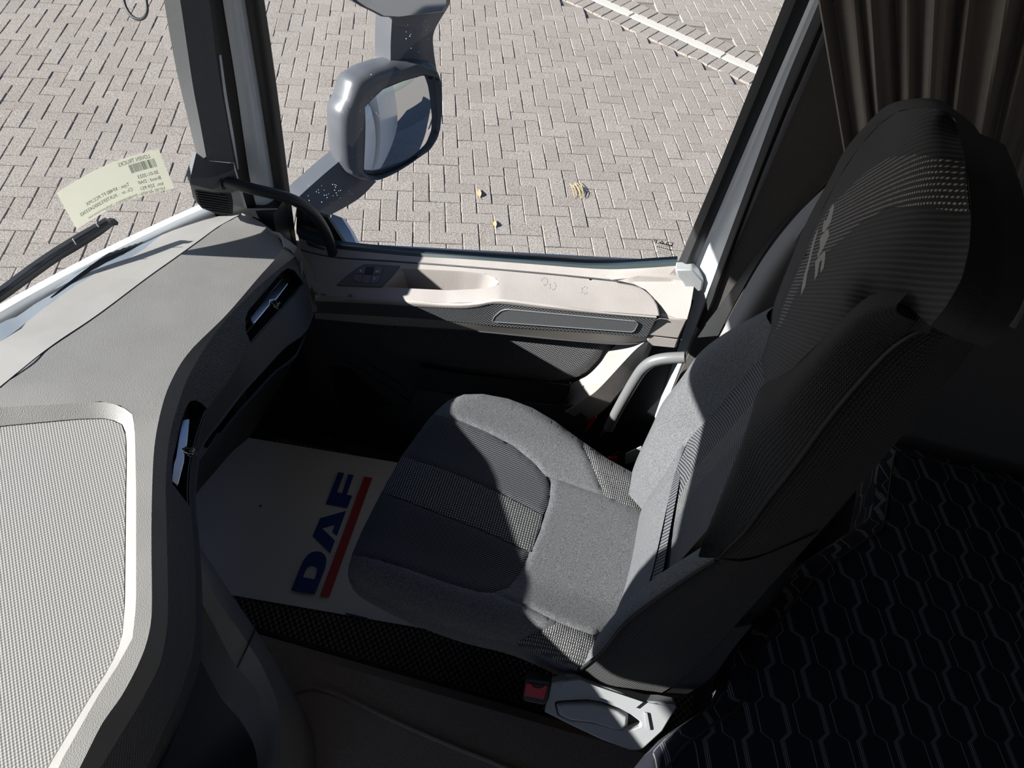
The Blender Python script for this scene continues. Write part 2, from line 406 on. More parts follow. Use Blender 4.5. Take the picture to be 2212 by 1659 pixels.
# ================================================================== zone meshes: an outlined area of a surface, filled with a fine triangle net
def pdist(p, poly, closed=True):
    b = 1e9; n = len(poly)
    for i in range(n if closed else n - 1):
        a = Vector(poly[i]); c = Vector(poly[(i + 1) % n]); d = c - a; L = d.length_squared
        t = 0 if L < 1e-12 else max(0, min(1, (Vector(p) - a).dot(d) / L)); b = min(b, (Vector(p) - a - d * t).length)
    return b
def smooth_poly(pts, k=4):
    n = len(pts); out = []
    for i in range(n):
        a, b, c, d = (Vector(pts[(i + j) % n]) for j in (-1, 0, 1, 2))
        for q in range(k):
            t = q / k; out.append(0.5 * ((2 * b) + (c - a) * t + (2 * a - 5 * b + 4 * c - d) * t * t + (3 * b - a - 3 * c + d) * t ** 3))
    return out
def zone(poly, fmap, step, holes=(), uvmap=None, keep=None):
    """triangle net over a 2D polygon (with holes); fmap(2D point) -> Vector"""
    loops = [[Vector(p[:2]) for p in poly]] + [[Vector(p[:2]) for p in h] for h in holes]
    dense = []
    for l in loops:
        o = []
        for i in range(len(l)):
            a, b = l[i], l[(i + 1) % len(l)]; k = max(1, int((b - a).length / step))
            o += [a.lerp(b, j / k) for j in range(k)]
        dense.append(o)
    P = []; E = []
    for l in dense:
        s = len(P); P += l; E += [(s + i, s + (i + 1) % len(l)) for i in range(len(l))]
    xs_ = [p.x for p in dense[0]]; ys_ = [p.y for p in dense[0]]
    y = min(ys_) + step * 0.5; row = 0
    while y < max(ys_):
        x = min(xs_) + step * (0.5 if row % 2 else 0.0)
        while x < max(xs_):
            q = Vector((x, y))
            if inside(q, dense[0]) and not any(inside(q, h) for h in dense[1:]):
                if all(pdist(q, l) > step * 0.45 for l in loops): P.append(q)
            x += step
        y += step * 0.87; row += 1
    r = geometry.delaunay_2d_cdt(P, E, [], 0, 1e-6)
    vs, fs = r[0], r[2]
    F2 = []
    for f in fs:
        c = (vs[f[0]] + vs[f[1]] + vs[f[2]]) / 3
        if inside(c, dense[0]) and not any(inside(c, h) for h in dense[1:]): F2.append(tuple(f))
    V = [fmap(v) for v in vs]
    F3 = []
    for f in F2:
        n_ = (V[f[1]] - V[f[0]]).cross(V[f[2]] - V[f[0]])
        F3.append(f if n_.dot(CAM - V[f[0]]) > 0 else f[::-1])
    uv = [uvmap(v, V[i]) for i, v in enumerate(vs)] if uvmap else [(p.x, p.y) for p in V]
    return mesh('zone', V, F3, uv)
def pl(pts, **k): return [at(x, y, **k) for x, y in pts]
def interp(poly, x):
    for i in range(len(poly) - 1):
        if x <= poly[i + 1][0] or i == len(poly) - 2:
            t = (x - poly[i][0]) / (poly[i + 1][0] - poly[i][0]); return poly[i][1] + (poly[i + 1][1] - poly[i][1]) * t
# ================================================================== dashboard
M['fascia'] = weave('fascia carbon weave', (0.016, 0.018, 0.022, 1), (0.15, 0.16, 0.18, 1), 160, 160, 'weave', 0.45, 0.7, 0.0012, 0.5)
M['traymat'] = weave('tray rubber weave', (0.20, 0.196, 0.188, 1), (0.40, 0.396, 0.385, 1), 190, 215, 'weave', 0.6, 0.5, 0.001, 0.4)
dash = thing('dashboard', 'grey truck dashboard with two chrome air vents and a ribbed tray', 'dashboard', (0.5, 0.6, 1.6))
d_front = [(0, 738), (36, 713), (108, 655), (177, 608), (231, 578), (300, 546), (372, 490), (434, 468), (480, 470)]
d_seam = [(-2, 838), (108, 750), (210, 681), (318, 600), (380, 556), (430, 520), (470, 491), (500, 474), (520, 463)]
d_crest = [(172, 1659), (220, 1564), (264, 1501), (305, 1421), (323, 1362), (328, 1307), (327, 1180), (328, 1080), (333, 970), (347, 890), (369, 825), (409, 760), (488, 681), (557, 601), (593, 561), (612, 535)]
d_lip = [(217, 1659), (264, 1582), (308, 1509), (345, 1435), (360, 1362), (363, 1300), (362, 1241), (359, 1100), (358, 1042), (365, 952), (383, 880), (412, 804), (470, 713), (542, 634), (600, 583), (640, 552)]
d_fas = [(316, 1659), (352, 1582), (385, 1509), (415, 1417), (422, 1344), (422, 1255), (418, 1160), (411, 1100), (409, 1050), (416, 988), (448, 887), (492, 825), (542, 746), (600, 680), (640, 635), (662, 608)]
d_low = [(330, 1659), (366, 1590), (400, 1512), (428, 1420), (432, 1344), (430, 1255), (424, 1160), (418, 1100), (420, 1040), (434, 963), (477, 905), (521, 847), (564, 800), (615, 746), (655, 717), (676, 674)]
ZT = 2.20
def zt(x, y=545):
    e = max(0.0, min(1.0, (at(x, y, Z=ZT).x - 0.50) / 0.42)); return ZT - 0.085 * e ** 1.2
def plz(pts, dz=0.0): return [at(x, y, Z=zt(x, y) + dz) for x, y in pts]
# outline of the top: front edge (to the screen), right end, crest back to the picture's lower edge and beyond
def dash_right(p): return p
seam3 = plz(d_seam, -0.005)
front3 = plz(d_front, -0.03)
ext_l = lambda L, d: [L[0] + (L[0] - L[1]).normalized() * d] + L
front3 = [Vector((-0.35, ws_y(-0.35, 2.17) - 0.05, 2.17)), Vector((0.2, ws_y(0.2, 2.17) - 0.05, 2.17))] + front3
seam3 = [Vector((-0.35, 0.86, ZT)), at(-520, 1262, Z=ZT - 0.005)] + seam3
link('top_panel', patch([front3, seam3], 40, 2), plastic('dash front grey plastic', (0.30, 0.29, 0.277, 1), 0.5, 900, 0.2), dash, solid=0.006)
# padded top between the seam and the crest with a recessed tray
rim_o = [(-420, 1290), (-60, 890), (0, 880), (145, 872), (217, 867), (260, 876), (286, 894), (291, 927), (294, 1050), (294, 1307), (286, 1380), (253, 1439), (213, 1501), (136, 1637), (80, 1760), (-420, 1760)]
rim_m = [(-405, 1300), (-50, 916), (0, 910), (150, 897), (228, 895), (262, 905), (276, 925), (279, 950), (281, 1050), (280, 1307), (272, 1380), (243, 1439), (203, 1501), (115, 1650), (58, 1760), (-405, 1760)]
rim_i = [(-395, 1306), (-46, 926), (0, 920), (163, 905), (235, 903), (264, 916), (273, 938), (274, 1000), (273, 1050), (270, 1307), (264, 1380), (239, 1439), (198, 1501), (103, 1659), (50, 1760), (-395, 1760)]
crest_px = [(q_.x, q_.y) for q_ in spline([Vector((x, y, 0)) for x, y in d_crest], 70)]
pad_px = [(-520, 1262), (-2, 838)] + d_seam[1:] + [(560, 482), (600, 512), (612, 535)] + crest_px[::-1][1:] + [(100, 1790), (-520, 1790)]
link('pad', zone(pad_px, lambda p: at(p[0], p[1], Z=zt(p[0], p[1])), 28, [rim_o]), M['dash'], dash)
link('panel_seam', tube(plz([(-520, 1262)] + d_seam, 0.0002), 0.0007, 80, 6), M['black'], dash)
def closed_patch(loops3, n, m=1):
    return patch([l + [l[0]] for l in loops3], n, m, smooth=False)
link('tray_rim', closed_patch([pl(rim_o, Z=ZT), pl(rim_m, Z=ZT - 0.012), pl(rim_i, Z=ZT - 0.016)], 90), M['dash'], dash)
link('tray_groove', closed_patch([pl(rim_i, Z=ZT - 0.016), [p + Vector((0, 0, -0.006)) for p in pl(rim_i, Z=ZT - 0.016)]], 90), M['black'], dash)
tr_in = [((x - 100) * 0.994 + 99, (y - 1250) * 0.997 + 1250.5) for x, y in rim_i]
def tray_uv(v, V): return (V.x, V.y)
link('tray_mat', zone(tr_in, lambda p: at(p[0], p[1], Z=ZT - 0.018), 60, uvmap=tray_uv), M['traymat'], dash)
# rolled edge, carbon fascia, lower return
crest3 = plz(d_crest); lip3 = plz(d_lip, -0.035); fas3 = plz(d_fas, -0.135); low3 = plz(d_low, -0.19)
def ext(L, a, b):
    L = list(L); return [L[0] + (L[0] - L[1]).normalized() * a] + L
crest3, lip3, fas3, low3 = (ext(l, 0.25, 0) for l in (crest3, lip3, fas3, low3))
midl = [(a + b) / 2 + Vector((0, 0, 0.0005)) for a, b in zip(spline(crest3, 90), spline(lip3, 90))]
lipin = [p + Vector((0, 0.004, -0.004)) for p in spline(lip3, 90)]
link('rolled_edge', patch([crest3, midl, lip3], 90, 3, 'cat'), M['dash'], dash)
link('shadow_gap', patch([lip3, lipin], 90), M['black'], dash)
# fascia with two vent openings, as a zone in (u along, v across)
LF = spline(lipin, 200); FF = spline(fas3, 200)
def fas(p, d=0.0):
    u = max(0, min(1, p[0])) * 199; i = min(int(u), 198); t = u - i
    a = LF[i].lerp(LF[i + 1], t); b = FF[i].lerp(FF[i + 1], t); q = a.lerp(b, p[1])
    if d:
        tg = (LF[min(i + 2, 199)] - LF[max(i - 2, 0)]).normalized(); nn = tg.cross(b - a).normalized()
        if nn.dot(CAM - q) < 0: nn = -nn
        q = q - nn * d
    return q
def fas_uv(x, y):            # pixel -> (u, v) on the fascia
    best = None
    for i in range(0, 200, 1):
        pa = prj(LF[i]); pb = prj(FF[i])
        A = Vector(pa[:2]); B = Vector(pb[:2]); dd = B - A
        t = (Vector((x, y)) - A).dot(dd) / dd.length_squared; e = (A + dd * t - Vector((x, y))).length
        if best is None or e < best[0]: best = (e, i / 199, t)
    return Vector((best[1], max(0.02, min(0.98, best[2]))))
vent1 = crop(350, 550, 6.32, [(1130, 870), (1170, 760), (1400, 480), (1640, 230), (1720, 180), (1800, 210), (1920, 350), (1935, 410), (1850, 500), (1600, 790), (1380, 1040), (1215, 1235), (1150, 1020)])
vent2 = crop(330, 840, 5.53, [(230, 1130), (215, 1000), (260, 700), (330, 400), (380, 240), (430, 150), (500, 130), (600, 170), (670, 250), (640, 350), (570, 520), (510, 720), (480, 950), (450, 1200), (435, 1410), (330, 1280)])
V1 = [fas_uv(*p) for p in vent1]; V2 = [fas_uv(*p) for p in vent2]
fo = [(i / 60, 0.0) for i in range(61)] + [(1 - i / 60, 1.0) for i in range(61)]
SC = Vector((14.0, 1.0))
def sc(L): return [Vector((p[0] * 14, p[1])) for p in L]
ulen = sum((LF[i + 1] - LF[i]).length for i in range(199))
me = zone(sc(fo), lambda p: fas((p[0] / 14, p[1])), 0.16, [sc(V1), sc(V2)], uvmap=lambda v, V: (v[0] / 14 * ulen, v[1] * 0.11))
link('fascia', me, M['fascia'], dash)
lowm = [p + Vector((0, 0.002, -0.002)) for p in spline(fas3, 90)]
link('fascia_edge', patch([fas3, lowm, low3], 90), M['dashdark'], dash, solid=0.004)
back3 = [p + Vector((0.02, 0.10, -0.12)) for p in low3]; back4 = [p + Vector((0.0, 0.28, -0.16)) for p in low3]
link('lower_panel', patch([low3, back3, back4], 60, 4, 'cat'), M['dashdark'], dash, solid=0.004)
M['chrome2'] = simple('satin chrome', (0.90, 0.95, 1.0, 1), 0.24, 1.0)
def vent(outl, fins, bar, knob):
    r0 = [fas(p) for p in outl]; r1 = [fas(p, 0.028) for p in outl]; cc = sum(r1, Vector()) / len(r1)
    r2 = [cc.lerp(p, 0.9) for p in r1]
    o = link('vent', closed_patch([r0, r1, r2], 60), M['black'], dash)
    link('vent_back', zone([Vector((p[0] * 14, p[1])) for p in outl], lambda p: fas((p[0] / 14, p[1]), 0.027), 0.12), M['black'], o)
    for (a, b) in fins:
        A = fas(fas_uv(*a), 0.012); B = fas(fas_uv(*b), 0.012); ax = (B - A).normalized(); up = (A - fas(fas_uv(*a), 0.03)).normalized(); sd = ax.cross(up).normalized()
        v = [A + sd * 0.0012, B + sd * 0.0012, B - sd * 0.0012, A - sd * 0.0012]
        link('vent_fin', prism(v, -up * 0.016), M['charcoal'], o)
    # chrome slat: bar with a waist, and a ribbed thumb wheel
    mx_, my_ = sum(p[0] for p in bar) / len(bar), sum(p[1] for p in bar) / len(bar)
    c3 = fas(fas_uv(mx_, my_), 0.006); nrm = Vector((0.15, -0.28, 0.95)).normalized()
    q = [at_plane(p[0], p[1], c3, nrm) for p in bar]
    link('chrome_slat', prism(q, -nrm * 0.006), M['chrome2'], o, bevel=0.0012)
    (kx0, ky0), (kx1, ky1) = knob
    A = fas(fas_uv(kx0, ky0), 0.004); dirv = (at(kx1, ky1, Z=A.z) - A).normalized()
    pr = [0.003, 0.0035, 0.0062, 0.0066, 0.0066, 0.0060]
    def rad(t): return pr[min(5, int(t * 5.99))]
    k = link('vent_knob', tube([A, A + dirv * 0.022], rad, 24, 16, False), M['chrome'], o)
    for j in range(8):
        g = 2 * math.pi * j / 8; a_ = dirv.orthogonal().normalized(); b_ = dirv.cross(a_)
        off = (a_ * math.cos(g) + b_ * math.sin(g)) * 0.0066
        link('knob_rib', tube([A + dirv * 0.011 + off, A + dirv * 0.020 + off], 0.0009, 4, 6, False), M['chrome'], k)
vent(V1, [(crop(350, 550, 6.32, [(1660, 290)])[0], crop(350, 550, 6.32, [(1150, 880)])[0]), (crop(350, 550, 6.32, [(1780, 430)])[0], crop(350, 550, 6.32, [(1190, 1120)])[0]), (crop(350, 550, 6.32, [(1700, 350)])[0], crop(350, 550, 6.32, [(1170, 1010)])[0])],
     crop(350, 550, 6.32, [(1640, 360), (1715, 372), (1722, 400), (1560, 610), (1480, 620), (1470, 690), (1400, 770), (1262, 935), (1235, 930), (1205, 860), (1330, 700), (1370, 660), (1500, 510), (1520, 490)]),
     crop(350, 550, 6.32, [(1500, 650), (1610, 700)]))
vent(V2, [(crop(330, 840, 5.53, [(430, 300)])[0], crop(330, 840, 5.53, [(260, 1180)])[0]), (crop(330, 840, 5.53, [(495, 330)])[0], crop(330, 840, 5.53, [(335, 1280)])[0])],
     crop(330, 840, 5.53, [(350, 375), (430, 355), (440, 380), (408, 680), (340, 710), (380, 780), (375, 870), (305, 1135), (285, 1150), (230, 1105), (228, 1060), (250, 890), (275, 820), (310, 590)]),
     crop(330, 840, 5.53, [(370, 740), (495, 755)]))
# right-hand end cap of the dash, next to the door
capA = pl([(612, 535), (640, 552), (662, 608), (668, 640), (676, 674)], Z=2.18)
c0 = [at(612, 535, Z=zt(612)), at(640, 552, Z=zt(640) - 0.035), at(662, 608, Z=zt(660) - 0.135), at(676, 674, Z=zt(676) - 0.19)]
c1 = [at(600, 505, Z=zt(600)), at(648, 546, Z=zt(648) - 0.025), at(673, 590, Z=zt(673) - 0.12), at(680, 672, Z=zt(680) - 0.20)]
c2 = [p + Vector((0.02, 0.06, -0.03)) for p in c1]
link('end_cap', patch([c0, c1, c2], 14, 3, 'cat'), M['dash'], dash, solid=0.004)
es = [at(520, 463, Z=zt(520, 463) - 0.004), at(560, 482, Z=zt(560, 482)), at(600, 512, Z=zt(600, 512)), at(648, 546, Z=zt(648) - 0.025)]
link('end_side', patch([es, [q_ + Vector((0.012, 0.012, -0.10)) for q_ in es]], 16, 3), M['dash'], dash, solid=0.004)
# defroster slots along the screen
g_out = [(-2, 700), (36, 684), (108, 632), (177, 580), (231, 545), (300, 503), (372, 474), (434, 461)]
link('defroster_panel', patch([plz([(-150, 840)] + d_front[:8], -0.030), plz([(-150, 800)] + g_out, -0.055)], 40, 2), plastic('defroster panel reflection tint', (0.16, 0.19, 0.225, 1), 0.35, 0), dash, solid=0.003)  # blue-grey base colour paints in the reflection of the windscreen glass
for k in range(7):
    a = [at(x, y, Z=zt(x, y) - 0.040) for x, y in ((112 + 5 * k, 645 - 2 * k), (170 + 4 * k, 598 + 1.2 * k), (232 + 3 * k, 553 + 2.7 * k), (285 + 2 * k, 522 + 2.2 * k), (330 + 2.5 * k, 498 + 1.5 * k))]
    link('defroster_slot', patch([a, [q_ + Vector((0.0018, 0.0026, 0.0015)) for q_ in a]], 24), M['black'], dash, solid=0.003)
# console leg that drops from the dash to the tunnel
k_out = [(418, 1160), (455, 1215), (496, 1278), (569, 1386), (624, 1483), (650, 1564), (653, 1700)]
k_rid = [(420, 1200), (448, 1255), (477, 1307), (536, 1391), (573, 1454), (604, 1545), (603, 1700)]
k_inn = [(422, 1270), (440, 1310), (459, 1344), (503, 1428), (551, 1487), (585, 1564), (582, 1700)]
zz = [1.98, 1.95, 1.92, 1.86, 1.82, 1.80, 1.80]
KO = [at(x, y, Z=z - 0.06) for (x, y), z in zip(k_out, zz)]; KR = [at(x, y, Z=z) for (x, y), z in zip(k_rid, zz)]; KI = [at(x, y, Z=z - 0.01) for (x, y), z in zip(k_inn, zz)]
KB = [Vector((p.x + 0.012, p.y - 0.004, max(1.5, p.z - 0.30))) for p in KO]; KN_ = [p + Vector((-0.03, 0.03, -0.12)) for p in KI]
con = link('console_leg', patch([KB, KO, KR, KI, KN_], 50, 3), M['dash'], dash, sharp=50, solid=0.004)
sp_ = spline(KR, 50); so_ = spline(KO, 50); si_ = spline(KI, 50)
j = min(range(50), key=lambda i: abs(prj(sp_[i])[1] - 1391))
link('panel_gap', tube([so_[j - 1] + Vector((0, 0, .001)), sp_[j] + Vector((0, 0, .0015)), si_[j + 1] + Vector((0, 0, .001))], 0.0014, 12, 6), M['black'], con)
link('console_pocket', patch([KN_, [p + Vector((-0.12, 0.12, -0.15)) for p in KN_]], 30, 3), M['black'], dash, solid=0.004)
link('underside', patch([[p + Vector((-0.05, 0.0, -0.02)) for p in low3], [p + Vector((-0.05, 0.15, -0.35)) for p in low3]], 40, 2), M['black'], dash, solid=0.004)
# ================================================================== A-pillar (front right) and its trim
PP = at(447, 347, Z=2.25); PN = Vector((-0.6, -0.8, 0))
def pil(pts, d=0.0):
    n = PN.normalized(); return [at_plane(x, y, PP + n * d, n) for x, y in pts]
M['pilcloth'] = weave('pillar fine ribbed cloth', (0.09, 0.092, 0.098, 1), (0.16, 0.163, 0.17, 1), 430, 430, 'twill', 0.7, 0.4, 0.0007, 0.3)
a0 = [(330, -160), (354, 0), (380, 145), (405, 253), (424, 332)]
a1 = [(361, -160), (389, 0), (416, 181), (432, 265), (447, 347)]
a2 = [(425, -160), (452, 0), (470, 145), (495, 289), (506, 352)]
a3 = [(442, -160), (466, 0), (492, 181), (520, 330), (540, 450), (548, 500)]
a4 = [(458, -160), (481, 0), (510, 181), (542, 398), (568, 485), (575, 505)]
a5 = [(507, -160), (530, 0), (564, 217), (593, 409), (608, 503), (612, 525)]
a6 = [(548, -160), (571, 0), (597, 181), (622, 380), (638, 506), (641, 530)]
ap = tag(link('trim_4', patch([pil(a0, -0.006), pil(a1, 0.012), pil(a2, 0.004)], 40), M['pilcloth'], None, solid=0.012), 'dark textured trim of the front windscreen pillar', kind='structure')
link('pillar_gap', patch([pil(a2, 0.003), pil(a3, -0.006), pil(a4, -0.006)], 40), M['rubber'], ap, solid=0.01)
link('painted_pillar', patch([pil(a4, -0.004), pil([((p[0] + q[0]) / 2, (p[1] + q[1]) / 2) for p, q in zip(a4, a5)], 0.006), pil(a5, -0.002)], 40, 3, 'cat'), M['paint'], ap, solid=0.02)
link('pillar_seal', patch([pil(a5, 0.0), pil([((p[0] + q[0]) / 2, (p[1] + q[1]) / 2) for p, q in zip(a5, a6)], 0.01), pil(a6, 0.002)], 40, 3, 'cat'), M['rubber'], ap, solid=0.02)
sil = pil([(474, 120), (484, 205), (497, 280), (509, 345), (514, 366)], 0.002); sil2 = pil([(478, 118), (490, 205), (504, 285), (514, 350), (516, 366)], 0.001)
link('pillar_sliver', patch([sil, sil2], 20), M['paint'], ap, solid=0.003)
# outer side of the pillar and the white bodywork round it
structure('trim_5', patch([[Vector((1.145, 0.665, 1.0)), Vector((1.145, 0.665, 2.4)), Vector((1.13, 0.62, 3.4))], [Vector((1.155, 0.70, 1.0)), Vector((1.15, 0.70, 2.4)), Vector((1.13, 0.66, 3.4))], [Vector((1.10, 0.77, 1.0)), Vector((1.085, 0.765, 2.4)), Vector((1.06, 0.70, 3.4))]], 20, 3, 'cat'), M['paint'], 'white painted outside of the windscreen pillar', solid=0.003)
# tweeter box at the foot of the pillar
bxo = [(424, 330), (447, 347), (505, 353), (508, 366), (470, 384), (457, 400), (412, 388)]
f1 = pil([(424, 330), (447, 347), (505, 353)], 0.012); f2 = pil([(411, 384), (458, 384), (506, 366)], 0.03); f3 = pil([(411, 398), (460, 410), (512, 385)], 0.03); f4 = pil([(420, 409), (462, 416), (505, 416)], 0.01)
link('speaker_box', patch([f1, f2, f3, f4], 24, 2, smooth=False), M['pilcloth'], ap, sharp=25, solid=0.012)
g_o = crop(340, 300, 5.183, [(415, 560), (560, 575), (700, 605), (830, 610), (850, 700), (850, 840), (770, 870), (650, 840), (500, 780), (450, 720)])
link('speaker_grille', prism(pil(g_o, 0.008), -PN.normalized() * 0.02), M['black'], ap, bevel=0.002)
for k in range(9):
    t = k / 8
    x0, y0 = 432 + t * 60 if k > 5 else 436 + 4 * k, 578 + t * 215
    x0 = [436, 440, 446, 452, 458, 466, 480, 530, 600][k]; x1 = [700, 770, 800, 805, 812, 818, 822, 826, 828][k]
    y0 = [575, 600, 628, 656, 684, 712, 740, 775, 808][k]; y1 = [612, 650, 682, 712, 740, 766, 790, 812, 838][k]
    q = pil(crop(340, 300, 5.183, [(x0, y0), ((x0 + x1) / 2, (y0 + y1) / 2 - 2), (x1, y1)]), 0.010)
    link('louvre', tube(q, 0.0016, 10, 6), M['charcoal'], ap)
# ================================================================== entry handle on the pillar
h = thing('grab_handle', 'black curved grab handle from pillar to door sill beside the dashboard', 'handle', at(722, 585, X=1.06))
hp = [pil([(478, 390)], 0.02)[0], pil([(500, 395)], 0.035)[0]]
hd = [(545, 408, .060), (600, 421, .075), (640, 435, .085), (675, 460, .09), (700, 495, .09), (714, 530, .09), (722, 565, .088), (721, 592, .085)]
hp += [pil([(x, y)], d)[0] for x, y, d in hd]
hp[-1].z -= 0.01
link('bar', tube(hp, 0.0105, 60, 16), M['black'], h)
link('collar', tube([hp[0] + (hp[0] - hp[1]).normalized() * 0.012, hp[0].lerp(hp[1], 0.35)], 0.0155, 6, 18, False), M['rubber'], h)
link('foot', tube([hp[-1] + Vector((0, 0, 0.012)), hp[-1] - Vector((0, 0, 0.012))], 0.018, 6, 18, False), M['rubber'], h)
# ================================================================== passenger door
door = structure('door_1', patch([[Vector((1.112, 0.66, 1.93)), Vector((1.112, -0.15, 2.08))], [Vector((1.112, 0.66, 1.06)), Vector((1.112, -0.13, 1.06))]], 12, 6), M['charcoal'], 'passenger door with beige armrest and dark lower trim', solid=0.012)
L0 = [(640, 499), (690, 515), (726, 527), (844, 540), (938, 548), (1088, 560), (1210, 568), (1292, 572), (1462, 562)]
L1 = [(645, 514), (690, 530), (730, 538), (885, 553), (1007, 560), (1129, 569), (1292, 581), (1373, 580), (1464, 574)]
L2 = [(650, 540), (690, 550), (734, 557), (844, 564), (966, 573), (1088, 583), (1210, 594), (1332, 607), (1420, 618)]
LE = [(680, 637), (803, 645), (885, 649), (966, 655), (1027, 653), (1080, 646), (1170, 656), (1292, 672), (1418, 683)]
LT = [(680, 650), (803, 656), (885, 661), (986, 666), (1030, 663), (1076, 656), (1170, 666), (1292, 678), (1418, 688)]
LB = [(680, 676), (816, 683), (900, 688), (986, 695), (1048, 702), (1120, 708), (1210, 714), (1300, 720), (1397, 728)]
LV = [(680, 688), (820, 701), (900, 706), (1027, 714), (1120, 723), (1210, 732), (1340, 742), (1397, 736)]
# rubber belt seal, sloping sill strip
link('belt_seal', patch([[p + Vector((0.012, 0, 0)) for p in pl(L0, X=1.125)], pl(L0, X=1.125), [p + Vector((0, 0, 0.004)) for p in spline([(a + b) / 2 for a, b in zip(spline(pl(L0, X=1.125), 40), spline(pl(L1, X=1.115), 40))], 40)], pl(L1, X=1.115)], 50, 2), M['seal'], door, solid=0.006)
LS = [(a[0], a[1]) for a in L2]
link('sill_strip', patch([pl(L1, X=1.115), pl(L2, X=1.098)], 50, 2), M['beige'], door, solid=0.006)
# armrest deck with the pull-pocket opening
def deck_X(x, y):
    a = interp(L2, x); b = interp(LE, x); t = max(0, min(1, (y - a) / (b - a))); return 1.098 - 0.078 * t
def deck(p): return at(p[0], p[1], X=deck_X(p[0], p[1]))
hole = [(866, 580), (900, 581), (1000, 586), (1050, 592), (1072, 602), (1078, 613), (1062, 620), (1030, 624), (971, 627), (883, 623), (827, 620)]
curve_r = [(1332, 610), (1370, 617), (1393, 629), (1410, 645), (1420, 662), (1424, 682)]
deck_px = [(x, y + 2) for x, y in L2[:-1]] + curve_r + LE[::-1][1:]
link('armrest', zone(deck_px, deck, 9, [hole]), M['beige'], door)
edge_m = [(a[0], (a[1] + b[1]) / 2) for a, b in zip(LE, LT)]
link('armrest_edge', patch([[deck(p) for p in LE], pl(edge_m, X=1.0165), pl(LT, X=1.018)], 60, 3, 'cat'), M['beige'], door, solid=0.004)
groove = [(x, y) for x, y in L2[:-1]] + curve_r
link('armrest_groove', tube([deck(p) - Vector((0, 0, 0.0)) for p in groove], 0.0016, 60, 6), M['charcoal'], door)
ring0 = [deck(p) for p in hole]; c_ = sum(ring0, Vector()) / len(ring0)
ring1 = [p + (c_ - p) * 0.06 + Vector((0, 0, -0.006)) for p in ring0]; ring2 = [p + (c_ - p) * 0.16 + Vector((0, 0, -0.055)) for p in ring0]; ring3 = [p + (c_ - p) * 0.6 + Vector((0, 0, -0.06)) for p in ring0]
hollow = link('pull_pocket', closed_patch([ring0, ring1, ring2, ring3], 60), M['beige'], door)
link('pocket_floor', mesh('pf', ring3, [tuple(range(len(ring3)))]), M['charcoal'], hollow)
# rear corner of the deck, end block and corner wedge
rc = [(1334, 607), (1420, 618), (1464, 574), (1466, 590), (1500, 612), (1492, 660), (1484, 690), (1428, 684), (1423, 662), (1412, 644), (1394, 627), (1370, 615)]
link('rear_deck', zone([(1334, 606), (1378, 596), (1440, 600), (1500, 612), (1492, 660), (1484, 690), (1428, 684), (1424, 662), (1412, 643), (1395, 626), (1370, 614)], lambda p: at(p[0], p[1], X=1.095 - 0.062 * max(0, (p[1] - 606) / 80)), 9), M['beige'], door)
link('rear_scoop', patch([pl([(1300, 592), (1380, 590), (1440, 592), (1478, 600)], X=1.108), pl([(1320, 604), (1380, 600), (1430, 606), (1470, 618)], X=1.096)], 20, 2), M['beige'], door, solid=0.003)
link('corner_wedge', prism(pl([(1458, 583), (1495, 583), (1520, 608), (1516, 628), (1490, 640), (1474, 610), (1462, 598)], X=1.085), (0.03, 0, -0.005)), M['silver'], door, bevel=0.003)
link('end_block', prism(pl([(1426, 684), (1484, 692), (1466, 732), (1410, 726), (1398, 722)], X=1.03), (0.05, 0, 0)), M['beige'], door, bevel=0.003)
link('end_block_lower', prism(pl([(1398, 724), (1466, 734), (1461, 752), (1408, 747), (1397, 736)], X=1.034), (0.05, 0, 0)), M['beige'], door, bevel=0.003)
# carbon trim strip with an inlay, bevel below
M['strip'] = weave('door strip diamond weave', (0.02, 0.022, 0.025, 1), (0.13, 0.138, 0.15, 1), 140, 150, 'weave', 0.45, 0.8, 0.0014, 0.5)
link('trim_strip', patch([[p + Vector((0.006, 0, -0.001)) for p in pl(LT, X=1.018)], pl(LT, X=1.0195), pl(LB, X=1.03)], 60, 3), M['strip'], door, solid=0.005)
inl = crop(600, 450, 2.458, [(1140, 598), (1150, 575), (1185, 545), (1215, 536), (1900, 600), (1916, 610), (1895, 650), (1878, 657), (1150, 603)])
def strip_X(p):
    a = interp(LT, p[0]); b = interp(LB, p[0]); return 1.0195 + 0.0105 * (p[1] - a) / (b - a)
q = [at(p[0], p[1], X=strip_X(p) - 0.0025) for p in inl]
inlay = link('inlay', prism(q, (0.004, 0, 0)), weave('inlay ribbed', (0.05, 0.054, 0.06, 1), (0.13, 0.137, 0.147, 1), 200, 200, 'twill', 0.4, 0.4, 0.0008, 0.5), door)
link('inlay_rim', tube(q + [q[0]], 0.0011, 120, 6, False), M['steel'], inlay)
M['greybeige'] = plastic('door lower beige plastic', (0.36, 0.33, 0.30, 1), 0.5, 700, 0.3, 0.0008)
link('bevel_strip', patch([pl(LB, X=1.031), pl(LV, X=1.052)], 60, 3), M['greybeige'], door, solid=0.005)
link('recess_lip', patch([pl(LV, X=1.052), [p + Vector((0.03, 0, -0.012)) for p in pl(LV, X=1.052)]], 60, 2), M['charcoal'], door, solid=0.003)
